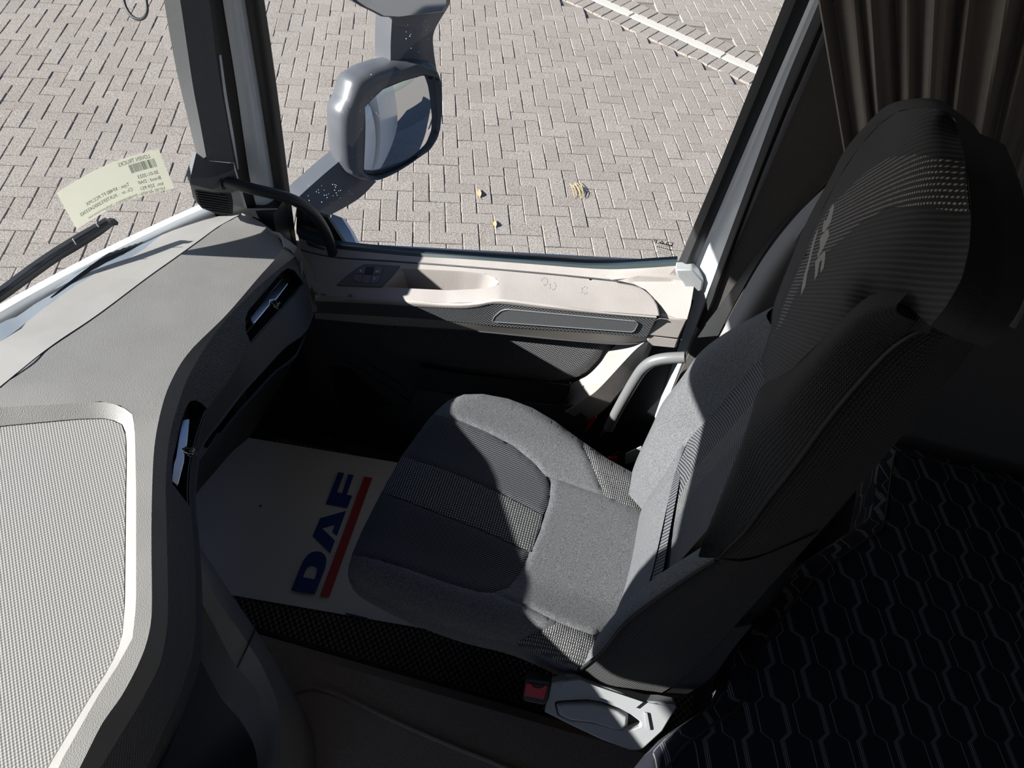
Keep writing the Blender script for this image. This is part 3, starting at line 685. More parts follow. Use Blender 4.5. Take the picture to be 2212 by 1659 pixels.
# lower panel, cloth insert, bin, loudspeaker
M['insert'] = weave('door cloth insert', (0.018, 0.019, 0.022, 1), (0.16, 0.165, 0.17, 1), 150, 150, 'weave', 0.95, 0.7, 0.0014, 0.15)
lowp = [(660, 690), (820, 702), (1027, 715), (1210, 733), (1340, 743), (1392, 738), (1368, 804), (1308, 874), (1280, 898), (1190, 960), (1000, 1020), (850, 1030), (690, 1000), (640, 900), (620, 760)]
link('lower_panel', zone(lowp, lambda p: at(p[0], p[1], X=1.088), 22), M['charcoal'], door)
ins = [(816, 701), (950, 708), (1100, 722), (1250, 736), (1310, 743), (1294, 775), (1270, 800), (1251, 812), (1225, 820), (1190, 823), (1129, 818), (1007, 804), (930, 787), (885, 775), (840, 757), (818, 743)]
link('cloth_insert', zone(ins, lambda p: at(p[0], p[1], X=1.083 - 0.004 * min(1, pdist(p, ins) / 12)), 9, uvmap=lambda v, V: (V.y, V.z)), M['insert'], door)
rA = [(1332, 744), (1312, 762), (1296, 785), (1268, 812), (1236, 828), (1215, 848), (1206, 884)]; rB = [(1398, 734), (1372, 756), (1349, 780), (1292, 841), (1262, 863), (1243, 877), (1222, 890)]; rC = [(1402, 738), (1388, 770), (1373, 804), (1330, 856), (1312, 877), (1284, 902), (1262, 910)]
link('rear_frame', patch([pl(rA, X=1.082), pl(rB, X=1.05), pl(rC, X=1.066)], 30, 3), M['beige'], door, sharp=20, solid=0.004)
link('rear_frame_side', patch([pl(rC, X=1.066), [p + Vector((0.03, -0.015, -0.01)) for p in pl(rC, X=1.066)]], 30, 2), M['charcoal'], door, solid=0.003)
bt = [(905, 793), (980, 806), (1080, 818), (1198, 829), (1232, 834)]; bb = [(900, 838), (975, 852), (1080, 862), (1195, 874), (1222, 872)]
link('bin', patch([pl(bt, X=1.06), pl(bb, X=1.055)], 30, 3), M['black'], door, solid=0.004)
link('bin_rim', tube(pl([(1232, 826), (1228, 850), (1212, 872), (1190, 876), (1060, 864), (960, 848)], X=1.054), 0.0012, 30, 6), M['rubber'], door)
link('bin_front', patch([pl([(900, 840), (975, 853), (1080, 864), (1200, 876), (1240, 876)], X=1.053), pl([(880, 900), (970, 920), (1080, 930), (1200, 930), (1270, 905)], X=1.06)], 30, 3), M['charcoal'], door, solid=0.004)
for pts in ([(773, 768), (800, 790), (840, 815), (877, 838)], [(745, 783), (790, 805), (840, 838), (890, 872), (899, 885), (896, 910), (888, 945)]):
    link('panel_seam', tube(pl(pts, X=1.085), 0.0012, 30, 6), M['rubber'], door)
for k in range(15):
    t = k / 14; x0, y0 = 712 + 26 * t, 795 + 105 * t; x1, y1 = 752 + 96 * t, 796 + 78 * t
    link('speaker_slat', tube(pl([(x0, y0), ((x0 + x1) / 2, (y0 + y1) / 2 + 1), (x1, y1)], X=1.084), 0.0022, 8, 6), M['black'], door)
# switch panel
sw = crop(700, 520, 5.53, [(145, 540), (260, 440), (400, 335), (480, 292), (640, 296), (904, 312), (800, 440), (690, 562), (400, 552)])
def lift(pts, d): return [deck(p) + Vector((-0.0, 0, d)) for p in pts]
panel = link('switch_panel', prism(lift(sw, 0.0035), (0, 0, -0.004)), plastic('switch panel', (0.10, 0.102, 0.108, 1), 0.4, 900, 0.2), door, bevel=0.0008)
M['switch'] = plastic('switch grey', (0.14, 0.143, 0.15, 1), 0.42, 900, 0.15)
btn = [[(374, 410), (400, 372), (440, 345), (502, 332), (482, 418)], [(612, 336), (690, 338), (704, 350), (684, 422), (580, 422)], [(366, 424), (468, 430), (438, 520), (400, 512), (362, 492), (356, 470)],
       [(474, 432), (570, 436), (545, 526), (446, 522)], [(576, 436), (672, 434), (655, 500), (632, 526), (550, 526)]]
for b in btn:
    link('window_switch', prism(lift(crop(700, 520, 5.53, b), 0.0055), (0, 0, -0.003)), M['switch'], panel, bevel=0.0006)
link('switch_well', prism(lift(crop(700, 520, 5.53, [(506, 330), (606, 334), (574, 428), (484, 424)]), 0.0042), (0, 0, -0.003)), M['black'], panel)
M['icon'] = simple('icon print', (0.5, 0.52, 0.55, 1), 0.5)
for g_ in ([(425, 375), (455, 372), (450, 395), (430, 392)], [(622, 378), (640, 380), (636, 402), (620, 400)], [(646, 382), (660, 384), (656, 402), (642, 400)], [(590, 462), (612, 460), (600, 474), (616, 486), (592, 486)]):
    link('switch_icon', prism(lift(crop(700, 520, 5.53, g_), 0.0058), (0, 0, -0.0005)), M['icon'], panel)
link('sill_mark', prism(pl([(661, 521), (680, 529), (702, 540), (700, 546), (680, 540), (664, 528)], X=1.108), (0.004, 0, 0)), M['charcoal'], door)
# scuff prints on the armrest
M['scuff'] = plastic('grey scuff', (0.30, 0.29, 0.275, 1), 0.6, 300, 0.4)
for sx, sy, k0 in ((1175, 608, 0), (1193, 618, 1), (1262, 627, 2)):
    for k in range(7):
        if k == (k0 * 2 + 3) % 7: continue
        g0 = 2 * math.pi * k / 7; q = [deck((sx + 8 * math.cos(g0 + e) * s_, sy + 9 * math.sin(g0 + e) * s_)) + Vector((-0.0003, 0, 0.0005)) for e, s_ in ((-.3, .65), (.3, .7), (.33, 1.0), (-.28, 1.05))]
        link('scuff_mark', prism(q, (0, 0, -0.0004)), M['scuff'], door)
# door outside: white skin bulging out below the glass, dark mirror triangle
oy = [0.66, 0.4, 0.1, -0.13]
def oline(X, dz): return [Vector((X, y, 2.149 - 0.235 * y + dz)) for y in oy]
link('outer_skin', patch([oline(1.14, -0.01), oline(1.17, -0.06), oline(1.20, -0.3), oline(1.205, -0.7), oline(1.18, -1.15)], 16, 3, 'cat'), M['paint'], door, solid=0.003)
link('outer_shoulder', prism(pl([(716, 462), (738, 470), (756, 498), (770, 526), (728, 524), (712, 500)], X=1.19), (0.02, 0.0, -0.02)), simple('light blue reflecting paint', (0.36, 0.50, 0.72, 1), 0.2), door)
link('mirror_sail', prism(pl([(641, 440), (660, 455), (708, 470), (745, 528), (690, 516), (640, 500)], X=1.145), (0.008, 0, 0)), M['black'], door)
# door glass
win = structure('window_2', mesh('glass', [at(641, 515, X=1.128), at(720, 540, X=1.128), at(1462, 576, X=1.128), Vector((1.128, -0.20, 3.0)), Vector((1.128, 0.62, 3.0))], [(0, 1, 2, 3, 4)]), M['glass'], 'side window glass of the passenger door', sharp=None)
# window frame, painted B-pillar, seals
B0 = [(1462, 574), (1560, 340), (1695, 0), (1754, -150)]; B1 = [(1497, 585), (1600, 344), (1749, 0), (1812, -150)]; B2 = [(1541, 600), (1620, 385), (1694, 184), (1771, 0), (1832, -150)]; B3 = [(1563, 598), (1657, 349), (1774, 73), (1800, 0), (1855, -150)]
bp = structure('trim_6', patch([pl(B0, X=1.122), pl([((a[0] + b[0]) / 2, (a[1] + b[1]) / 2) for a, b in zip(B0, B1)], X=1.105), pl(B1, X=1.115)], 30, 3, 'cat'), M['rubber'], 'black frame at the rear edge of the side window')
down = lambda L, pts: pts + L
link('painted_pillar', patch([pl([(1390, 940), (1440, 770)] + B1, X=1.125), pl([(1410, 945), (1478, 770)] + B2, X=1.085)], 50, 4), M['paint'], bp, solid=0.01)
link('pillar_seal', patch([pl([(1505, 705), (1530, 640)] + B2[0:], X=1.083), [p + Vector((-0.008, 0, 0)) for p in spline([(a + b) / 2 for a, b in zip(spline(pl([(1505, 705), (1530, 640)] + B2, X=1.083), 40), spline(pl([(1520, 705), (1545, 645)] + B3, X=1.075), 40))], 40)], pl([(1520, 705), (1545, 645)] + B3, X=1.075)], 40, 3, 'cat'), M['rubber'], bp, solid=0.01)
# maker's print on the side glass, seen from behind
M['print'] = simple('black glass print', (0.01, 0.01, 0.012, 1), 0.4)
def win_text(txt, x, y, size, parent, ux=(0, 1, 0), m=None):
    cu = bpy.data.curves.new('t', 'FONT'); cu.body = txt; cu.size = size; cu.extrude = 0.0002; cu.align_x = 'LEFT'
    o = bpy.data.objects.new('t', cu); COL.objects.link(o); bpy.context.view_layer.update()
    me = bpy.data.meshes.new_from_object(o); bpy.data.objects.remove(o); return me
pr = win
def place_text(txt, px, size, ux, uy, parent, m, name='lettering', bold=1.0, sx=1.0):
    me = win_text(txt, 0, 0, size, parent)
    o0, u, v = px, Vector(ux).normalized() * sx, Vector(uy).normalized(); n = u.cross(v).normalized()
    me.transform(Matrix(((u.x, v.x, n.x, o0.x), (u.y, v.y, n.y, o0.y), (u.z, v.z, n.z, o0.z), (0, 0, 0, 1))))
    return link(name, me, m, parent, sharp=None)
uy_ = Vector((0, 0.0, 1.0)); uxg = Vector((0, 1, -0.12))
for txt, px, sz, s_ in (('DAF', (1455, 531), 0.0105, 2.0), ('E1 43R-00', (1453, 541), 0.007, 1.1), ('SAFETY GLASS', (1449, 547), 0.0042, 1.0), ('43R-001234', (1452, 552), 0.0055, 1.0)):
    if txt == 'DAF': place_text(txt, at(*px, X=1.1265), sz, uxg, uy_, pr, M['print'], sx=s_)
for k, (x0, y0, x1, y1, r) in enumerate(((1425, 525, 1453, 532, 0.0009),)):
    link('rule', tube(pl([(x0, y0), (x1, y1)], X=1.1265), r, 4, 6, False), M['print'], pr)
for k, (x0, y0, x1, y1) in enumerate(((1423, 529.5, 1456, 535.5), (1419, 532.5, 1453, 541), (1424, 539, 1446, 544.5), (1422, 542.5, 1448, 549), (1419, 545, 1447, 553))):
    n = 7 + k
    for j in range(n):
        t0 = j / n; t1 = t0 + 0.55 / n
        link('small_print', tube(pl([(x0 + (x1 - x0) * t0, y0 + (y1 - y0) * t0), (x0 + (x1 - x0) * t1, y0 + (y1 - y0) * t1)], X=1.1265), 0.0006 if k != 1 else 0.0012, 3, 5, False), M['print'], pr)
cc = at(1453.5, 553.5, X=1.1265)
link('approval_ring', tube([cc + Vector((0, math.cos(a) * 0.0045, math.sin(a) * 0.0045)) for a in [i * math.pi / 8 for i in range(17)]], 0.0004, 40, 5), M['print'], pr)
# ================================================================== grey rail between door and seat
r = thing('entry_rail', 'grey steel grab rail standing between seat and door pillar', 'rail', at(1312, 928, X=1.02))
link('rail_tube', tube(pl([(1314, 925), (1340, 875), (1375, 815), (1392, 793), (1412, 780), (1440, 774), (1480, 772)], X=1.03), 0.0115, 50, 16), M['steel'], r)
# ================================================================== side mirror
mir = thing('side_mirror', 'black two-part exterior truck mirror with water drops', 'mirror', at(700, 460, X=1.22))
MP = at(850, 270, X=1.50); MN = Vector((-0.56, -0.82, 0.10)).normalized()
def mp(pts, d=0.0): return [at_plane(x, y, MP + MN * d, MN) for x, y in pts]
M['mirbody'] = plastic('mirror shell sky tint', (0.085, 0.092, 0.105, 1), 0.36, 1200, 0.12)  # base colour lightened to blue-grey to paint in the reflected sky
gl = crop(720, 100, 5.186, [(360, 690), (400, 640), (560, 490), (780, 400), (1000, 335), (1150, 362), (1188, 430), (1186, 800), (1170, 930), (1140, 1030), (1060, 1150), (880, 1270), (700, 1370), (560, 1435), (480, 1458), (400, 1440), (348, 1390), (362, 1100), (368, 850)])
hs = crop(720, 100, 5.186, [(170, 620), (240, 400), (420, 290), (640, 215), (940, 160), (1130, 200), (1195, 400), (1200, 800), (1180, 980), (1100, 1130), (900, 1290), (720, 1390), (560, 1470), (460, 1510), (300, 1500), (170, 1440), (110, 1300), (85, 1000), (90, 760)])
G = mp(gl, 0.0); gc = sum(G, Vector()) / len(G)
uu = Vector((0, 0, 1)).cross(MN).normalized(); vv = MN.cross(uu)
def mflat(p): d = p - gc; return Vector((d.dot(uu), d.dot(vv)))
RAD = 0.5
def mcurve(p): r2 = p[0] ** 2 + p[1] ** 2; return gc + MN * 0.007 + uu * p[0] + vv * p[1] - MN * (r2 / (2 * RAD))
link('mirror_glass', zone([mflat(p) for p in G], mcurve, 0.008), M['mirror'], mir, sharp=89)
bez = [gc + (p - gc) * 1.015 for p in G]
rg0 = [p - MN * 0.012 for p in bez]; H0 = [mp([p], 0.006)[0] for p in hs]
n_ = 80
lo_g = spline(bez + [bez[0]], n_, False); lo_h = spline(H0 + [H0[0]], n_, False)
link('mirror_bezel', patch([[p - MN * 0.010 for p in lo_g], lo_g, [p + MN * 0.004 for p in [a.lerp(b, 0.12) for a, b in zip(lo_g, lo_h)]]], n_, smooth=False), M['rubber'], mir, solid=0.002)
hc = sum(H0, Vector()) / len(H0)
fr_ = [a.lerp(b, 0.12) + MN * 0.004 for a, b in zip(lo_g, lo_h)]
b1 = [a.lerp(b, 0.8) + MN * 0.006 for a, b in zip(lo_g, lo_h)]
b2 = [p - MN * 0.03 for p in lo_h]; b3 = [hc + (p - hc) * 0.92 - MN * 0.075 for p in lo_h]; b4 = [hc + (p - hc) * 0.55 - MN * 0.105 for p in lo_h]; b5 = [hc + (p - hc) * 0.02 - MN * 0.112 for p in lo_h]
link('mirror_shell', patch([fr_, b1, b2, b3, b4, b5], n_, 3, 'cat', smooth=False), M['mirbody'], mir, sharp=60)
# arm below, neck above, upper mirror head
def limb(lines_l, lines_r, d0, th, name):
    A = mp(lines_l, d0); Bq = mp(lines_r, d0); C = [p - MN * th for p in Bq]; D_ = [p - MN * th for p in A]
    mid1 = [(a + b) / 2 + MN * 0.012 for a, b in zip(spline(A, 20), spline(Bq, 20))]
    return link(name, patch([A, mid1, Bq, C, D_, A], 20, 3), M['mirbody'], mir, sharp=50)
limb([(737, 345), (700, 376), (651, 420), (632, 440)], [(813, 392), (774, 430), (708, 468), (690, 480)], -0.02, 0.05, 'lower_arm')
limb([(848, 20), (844, 90), (843, 138), (835, 160)], [(968, 15), (938, 68), (937, 110), (946, 168)], -0.02, 0.06, 'neck')
uh = [(745, -60), (759, 0), (780, 14), (803, 25), (824, 36), (860, 38), (962, 25), (972, 8), (976, -60)]
UH = mp(uh, 0.008)
ulo = spline(UH + [UH[0]], 60, False); uc = sum(UH, Vector()) / len(UH)
link('upper_shell', patch([[uc.lerp(p, 0.9) + MN * 0.004 for p in ulo], ulo, [p - MN * 0.04 for p in ulo], [uc.lerp(p, 0.7) - MN * 0.10 for p in ulo], [uc.lerp(p, 0.03) - MN * 0.105 for p in ulo]], 60, 3, smooth=False), M['mirbody'], mir, sharp=50)
link('upper_glass', prism([uc.lerp(p, 0.9) + MN * 0.004 for p in UH], -MN * 0.004), simple('upper mirror glass', (0.55, 0.60, 0.68, 1), 0.03, 1.0), mir)
M['drop'] = simple('water drop', (0.75, 0.8, 0.85, 1), 0.1)
rd = random.Random(3); V = []; Fc = []
shell_pts = [(755 + rd.gauss(0, 1) * 8 + t * 60, 330 - t * 170 + rd.gauss(0, 14)) for t in [rd.random() for _ in range(26)]] + [(660 + rd.random() * 100, 395 + rd.random() * 40) for _ in range(30)] + [(860 + rd.random() * 70, 40 + rd.random() * 95) for _ in range(18)]
for x, y in shell_pts:
    c = mp([(x, y)], 0.0)[0] + MN * 0.008; s_ = rd.uniform(0.0008, 0.0016); o_ = len(V)
    V += [c + Vector(q) * s_ for q in ((1, 0, 0), (-1, 0, 0), (0, 1, 0), (0, -1, 0), (0, 0, 1), (0, 0, -1))]
    Fc += [tuple(o_ + i for i in f) for f in ((0, 2, 4), (2, 1, 4), (1, 3, 4), (3, 0, 4), (2, 0, 5), (1, 2, 5), (3, 1, 5), (0, 3, 5))]
tag(link('water_drops', mesh('drops', V, Fc), M['drop'], mir), kind='stuff')
# ================================================================== on and outside the windscreen
wp = thing('windscreen_wiper', 'dark wiper blade resting across the foot of the windscreen', 'wiper', at_ws(100, 560, 0.02))
w0 = [(-60, 668), (0, 629), (60, 584), (115, 546), (165, 515), (210, 489), (232, 476)]; w1 = [(-60, 690), (0, 655), (64, 609), (123, 567), (173, 537), (218, 508), (247, 486)]
mid_w = [((a[0] + b[0]) / 2, (a[1] + b[1]) / 2) for a, b in zip(w0, w1)]
def wsl(L, o): return [at_ws(x, y, o) for x, y in L]
link('spoiler', patch([wsl(w0, 0.012), wsl([((a[0] + b[0]) / 2, (a[1] + b[1]) / 2 - 2) for a, b in zip(w0, mid_w)], 0.020), wsl(mid_w, 0.014)], 40, 3, 'cat'), simple('wiper plastic', (0.03, 0.034, 0.04, 1), 0.3), wp, solid=0.006)
link('rubber_blade', patch([wsl(mid_w, 0.012), wsl(w1, 0.007)], 40, 2), M['rubber'], wp, solid=0.004)
link('end_clip', prism(wsl([(228, 475), (238, 470), (247, 478), (246, 484), (234, 486)], 0.013), (0, -0.008, 0)), M['rubber'], wp)
for x, y, x2, y2 in ((207, 481, 213, 490), (157, 516, 164, 528)):
    link('clip', tube(wsl([(x, y), (x2, y2)], 0.010), 0.001, 4, 6, False), M['silver'], wp)
# paper stock label behind the screen, seen from the back
lab = thing('stock_label', 'pale yellow paper stock label with barcode stuck to the windscreen', 'label', at_ws(250, 410, -0.004))
TL, TR, BRc, BL = (343, 322), (123, 417), (166, 495), (377, 407)    # label's own corners, read from outside
def labmap(u, v, off=-0.004):      # u: 0..1 along the reading direction (right to left in view), v: 0 top..1 bottom
    x = TL[0] * (1 - u) * (1 - v) + TR[0] * u * (1 - v) + BL[0] * (1 - u) * v + BRc[0] * u * v
    y = TL[1] * (1 - u) * (1 - v) + TR[1] * u * (1 - v) + BL[1] * (1 - u) * v + BRc[1] * u * v
    b = 14 * math.sin(math.pi * u) ; y -= b * 0.9; x -= b * 0.25
    return at_ws(x, y, off)
rows = [[labmap(i / 24, j / 8) for i in range(25)] for j in range(9)]
pm = NT('label paper'); pm.set((0.90, 0.90, 0.83, 1), 0.7); pm.b.inputs['Transmission Weight'].default_value = 0.0
tl = pm.n('ShaderNodeBsdfTranslucent'); tl.inputs[0].default_value = (0.90, 0.90, 0.83, 1); mx = pm.n('ShaderNodeMixShader'); mx.inputs[0].default_value = 0.45
pm.l(pm.b.outputs[0], mx.inputs[1]); pm.l(tl.outputs[0], mx.inputs[2]); pm.l(mx.outputs[0], pm.out.inputs[0])
link('paper', patch(rows, 25, smooth=False), pm.m, lab, sharp=None, solid=0.0002)
M['ink'] = simple('label ink', (0.10, 0.13, 0.12, 1), 0.7); M['inkg'] = simple('label green ink', (0.16, 0.24, 0.20, 1), 0.7)
def labquad(u0, v0, u1, v1, m, name, k=3):
    rows = [[labmap(u0 + (u1 - u0) * i / k, v0 + (v1 - v0) * j, -0.0052) for i in range(k + 1)] for j in (0, 1)]
    return link(name, patch(rows, k + 1, smooth=False), m, lab, sharp=None)
def labtext(txt, u, v, h, ink=None, wid=None):
    me = win_text(txt, 0, 0, 1.0, lab)
    mxx = max(p.co.x for p in me.vertices) or 1
    for p in me.vertices:
        x = p.co.x / mxx * wid; q = labmap(u + x, v - p.co.y * h, -0.0054); p.co = q
    link('lettering', me, ink or M['ink'], lab, sharp=None)
labtext('LOVEN TRUCKS', 0.10, 0.155, 0.135, None, 0.30)
rb = random.Random(5); u = 0.075
while u < 0.315:
    w_ = rb.choice((0.0025, 0.0025, 0.005, 0.008)); labquad(u, 0.19, u + w_, 0.40, M['inkg'], 'barcode_bar', 1); u += w_ + rb.choice((0.003, 0.003, 0.006))
labtext('30-01-2023', 0.08, 0.57, 0.12, None, 0.20); labtext('Brand : DAF', 0.08, 0.71, 0.12, None, 0.22); labtext('km. 329.951', 0.08, 0.86, 0.12, None, 0.22)
labtext('Type : XF480 FT PCC:MX', 0.38, 0.66, 0.12, None, 0.44); labtext('Ch. nr. : XLRTEF5300G433365', 0.37, 0.80, 0.12, None, 0.54)
labtext('Loven Trucks : Nederweert - Industriestraat', 0.08, 0.945, 0.07, None, 0.78); labtext('+31 (0) 495 54 07 12 : info@loventrucks.nl', 0.08, 0.985, 0.06, None, 0.60)
# loop of black cable hanging at the top of the screen
cb = thing('cable_loop', 'thin black cable hanging in a loop near the windscreen pillar', 'cable', at(296, -40, D=1.35))
link('cable', tube([at(x, y, D=1.35) for x, y in ((255, -60), (266, -5), (273, 18), (285, 35), (300, 42), (312, 37), (318, 22), (316, 0), (312, -60))], 0.0028, 50, 10), M['rubber'], cb)
# ================================================================== passenger seat
import numpy as np
class TPS:
    """smooth surface through control points: pixel -> distance along the camera ray"""
    def __init__(s, ctrl):
        P = np.array([(x / 100, y / 100) for x, y, _ in ctrl]); d = np.array([(q - CAM).dot(RW[2]) for _, _, q in ctrl])
        n = len(P); K = s.k(np.linalg.norm(P[:, None] - P[None], axis=2)) + 1e-3 * np.eye(n)
        A = np.zeros((n + 3, n + 3)); A[:n, :n] = K; A[:n, n] = 1; A[:n, n + 1:] = P; A[n, :n] = 1; A[n + 1:, :n] = P.T
        s.w = np.linalg.solve(A, np.r_[d, 0, 0, 0]); s.P = P
    def k(s, r): return np.where(r < 1e-9, 0, r * r * np.log(np.maximum(r, 1e-9)))
    def __call__(s, p, lift=0.0):
        q = np.array((p[0] / 100, p[1] / 100)); r = s.k(np.linalg.norm(s.P - q, axis=1))
        t = float(s.w[:-3] @ r + s.w[-3] + s.w[-2:] @ q)
        return CAM + ray(p[0], p[1]) * (t - lift)
M['cloth'] = felt('seat plain cloth', (0.040, 0.043, 0.050, 1), (0.215, 0.220, 0.228, 1), 750, gs=0.5, gd=0.0009, sheen=0.1)
M['ribs'] = weave('seat ribbed cloth', (0.016, 0.018, 0.023, 1), (0.115, 0.120, 0.132, 1), 230, 190, 'twill', 0.9, 0.6, 0.001, 0.2)
M['dots'] = weave('seat dotted stripe', (0.03, 0.032, 0.036, 1), (0.48, 0.48, 0.46, 1), 230, 230, 'stitch', 0.9, 0.5, 0.001, 0.2, 0.35)
M['gusset'] = weave('seat gusset weave', (0.03, 0.031, 0.034, 1), (0.42, 0.42, 0.42, 1), 250, 280, 'stitch', 0.9, 0.8, 0.0016, 0.2, 0.25)
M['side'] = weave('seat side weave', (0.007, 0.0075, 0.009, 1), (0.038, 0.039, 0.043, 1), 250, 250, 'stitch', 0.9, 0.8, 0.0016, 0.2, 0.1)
M['headrib'] = weave('seat head ribbed cloth', (0.022, 0.022, 0.024, 1), (0.046, 0.045, 0.048, 1), 250, 235, 'ribs', 0.9, 0.35, 0.001, 0.2)
M['headdots'] = weave('seat head stitched stripe', (0.026, 0.026, 0.028, 1), (0.50, 0.46, 0.43, 1), 300, 235, 'stitch', 0.9, 0.35, 0.001, 0.2, 0.40)
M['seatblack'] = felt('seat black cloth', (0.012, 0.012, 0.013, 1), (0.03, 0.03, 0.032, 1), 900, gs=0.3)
seat = thing('passenger_seat', 'dark cloth passenger seat with integrated headrest and silver lever', 'seat', (0.64, 0.0, FLOOR))
out_px = [(751, 1240), (758, 1201), (781, 1148), (822, 1066), (863, 992), (904, 935), (937, 894), (969, 865), (1002, 852), (1043, 851), (1097, 861), (1150, 881), (1199, 910), (1252, 949), (1314, 992), (1367, 1021), (1440, 1060), (1450, 1120), (1440, 1200), (1420, 1300), (1370, 1400), (1300, 1440), (1245, 1446), (1190, 1424), (1109, 1392), (1019, 1372), (953, 1352), (883, 1326), (814, 1294), (770, 1268)]
OUT = [at(x, y, Z=1.925) for x, y in out_px]; OUT2 = [Vector((p.x, p.y)) for p in smooth_poly(OUT, 3)]
def cz(x, y):
    z = 1.966 + 0.055 * (y - 0.1)
    e = max(0, min(1, (abs(x - 0.635) - 0.09) / 0.08)); z += 0.016 * e * e * (3 - 2 * e)
    q = Vector((x, y)); d = pdist(q, OUT2); R_ = 0.05
    if not inside(q, OUT2): d = 0
    if d < R_: z -= R_ - math.sqrt(max(0, R_ * R_ - (R_ - d) ** 2))
    return z
def csurf(p):
    z = 1.95
    for _ in range(4):
        q = at(p[0], p[1], Z=z); z = 0.5 * z + 0.5 * cz(q.x, q.y)
    return at(p[0], p[1], Z=z)
def czone(poly, m, name, step=9, groove=0.0035, lift=0.0, uvs=None):
    def f(p):
        q = csurf(p); d = pdist(p, poly); q = q + (CAM - q).normalized() * (lift - groove * max(0, 1 - d / 5))
        return q
    return link(name, zone(poly, f, step, uvmap=uvs), m, seat, sharp=60)
seam_n = [(801, 1205), (883, 1230), (965, 1259), (1035, 1279), (1068, 1281), (1101, 1267), (1121, 1242), (1146, 1189), (1166, 1140), (1185, 1090), (1189, 1058), (1179, 1029), (1154, 1000), (1109, 963), (1051, 933), (986, 906)]
ins_l = [(937, 895), (904, 935), (863, 992), (822, 1066), (781, 1148), (760, 1198)]
st_t = [(867, 985), (925, 1003), (986, 1025), (1040, 1048), (1088, 1070), (1172, 1113)]; st_b = [(824, 1063), (880, 1082), (945, 1107), (1010, 1132), (1068, 1156), (1146, 1193)]
zA = [(937, 895), (904, 935), (867, 985)] + st_t[1:] + [(1185, 1090), (1189, 1058), (1179, 1029), (1154, 1000), (1109, 963), (1051, 933), (986, 906)]
zS = st_t + [(1166, 1140)] + st_b[::-1] + [(845, 1025)]
zB = [(824, 1063), (781, 1148), (760, 1198), (801, 1205), (883, 1230), (965, 1259), (1035, 1279), (1068, 1281), (1101, 1267), (1121, 1242), (1146, 1193)] + st_b[::-1][1:-1]
czone(zA, M['ribs'], 'cushion_insert'); czone(zB, M['ribs'], 'cushion_insert'); czone(zS, M['dots'], 'cushion_stripe', groove=0.001)
zF = [(937, 895), (969, 865), (1002, 852), (1043, 851), (1097, 861), (1150, 881), (1199, 910), (1252, 949), (1273, 992), (1306, 1071), (1250, 1052), (1191, 1031), (1179, 1029), (1154, 1000), (1109, 963), (1051, 933), (986, 906)]
czone(zF, M['cloth'], 'cushion_bolster')
czone([(1252, 949), (1314, 992), (1367, 1021), (1385, 1060), (1386, 1104), (1340, 1086), (1306, 1071), (1273, 992)], M['gusset'], 'cushion_gusset')
zC = [(1191, 1031), (1250, 1052), (1306, 1071), (1386, 1104), (1420, 1130), (1405, 1230), (1370, 1330), (1281, 1372), (1245, 1360), (1207, 1345), (1150, 1316), (1080, 1287), (1068, 1281), (1101, 1267), (1121, 1242), (1146, 1189), (1166, 1140), (1185, 1090), (1189, 1058)]
czone(zC, M['cloth'], 'cushion_center')
zN = [(760, 1198), (751, 1240), (755, 1258), (770, 1268), (814, 1294), (883, 1326), (953, 1352), (1019, 1372), (1075, 1384), (1109, 1388), (1150, 1370), (1207, 1345), (1150, 1316), (1080, 1287), (1068, 1281), (1035, 1279), (965, 1259), (883, 1230), (801, 1205)]
czone(zN, M['cloth'], 'cushion_bolster')
czone([(1207, 1345), (1281, 1372), (1300, 1400), (1300, 1438), (1245, 1446), (1190, 1424), (1109, 1392), (1150, 1370)], M['gusset'], 'cushion_gusset')
core = [(csx, csy) for csx, csy in out_px]
link('cushion_core', zone(core, lambda p: csurf(p) + Vector((0, 0, -0.006)), 22), M['cloth'], seat, sharp=60)
# side walls of the cushion
o3 = [Vector((p.x, p.y, cz(p.x, p.y) + 0.001)) for p in [Vector((q.x, q.y)) for q in OUT2]]
cen = sum(o3, Vector()) / len(o3)
def ringd(f, dz): return [Vector((cen.x + (p.x - cen.x) * f, cen.y + (p.y - cen.y) * f, p.z + dz)) for p in o3]
link('cushion_wall', closed_patch([ringd(0.965, -0.004), ringd(0.998, -0.014), ringd(0.995, -0.05), ringd(0.93, -0.085)], 120, 2), M['cloth'], seat, sharp=60)
bx = mesh('base', *box((0.58, -0.20, FLOOR), (0.80, 0.10, 1.86)))
link('seat_base', bx, M['black'], seat, bevel=0.02)
# ------------------------------------------------ backrest
Lf = [(1374, 1030), (1383, 985), (1395, 949), (1413, 910), (1431, 870), (1470, 819), (1509, 765), (1552, 729), (1612, 693), (1690, 652)]
Lf3 = pl(Lf, X=0.865)
Ls = [(1386, 1100), (1413, 1057), (1450, 1005), (1480, 965), (1491, 946), (1552, 879), (1597, 825), (1645, 771), (1690, 730)]
yv = [-0.172, -0.182, -0.197, -0.207, -0.212, -0.228, -0.238, -0.245, -0.25]
Ls3 = [at(x, y, Y=v) for (x, y), v in zip(Ls, yv)]
mid1 = [a.lerp(b, 0.45) + Vector((-0.005, 0.022, 0)) for a, b in zip(spline(Lf3, 40), spline(Ls3, 40))]
link('back_bolster', patch([Lf3, mid1, Ls3], 40, 5, 'cat'), M['cloth'], seat, sharp=60)
link('back_bolster_rear', patch([[p + Vector((0.008, -0.09, 0)) for p in Lf3], [p + Vector((0.012, -0.02, 0)) for p in Lf3], Lf3], 40, 2, 'cat'), felt('foam edge', (0.10, 0.095, 0.09, 1), (0.19, 0.18, 0.17, 1), 900), seat, sharp=60)
fe = [(1372, 1030), (1392, 940), (1402, 905), (1440, 846), (1472, 790), (1500, 742)]
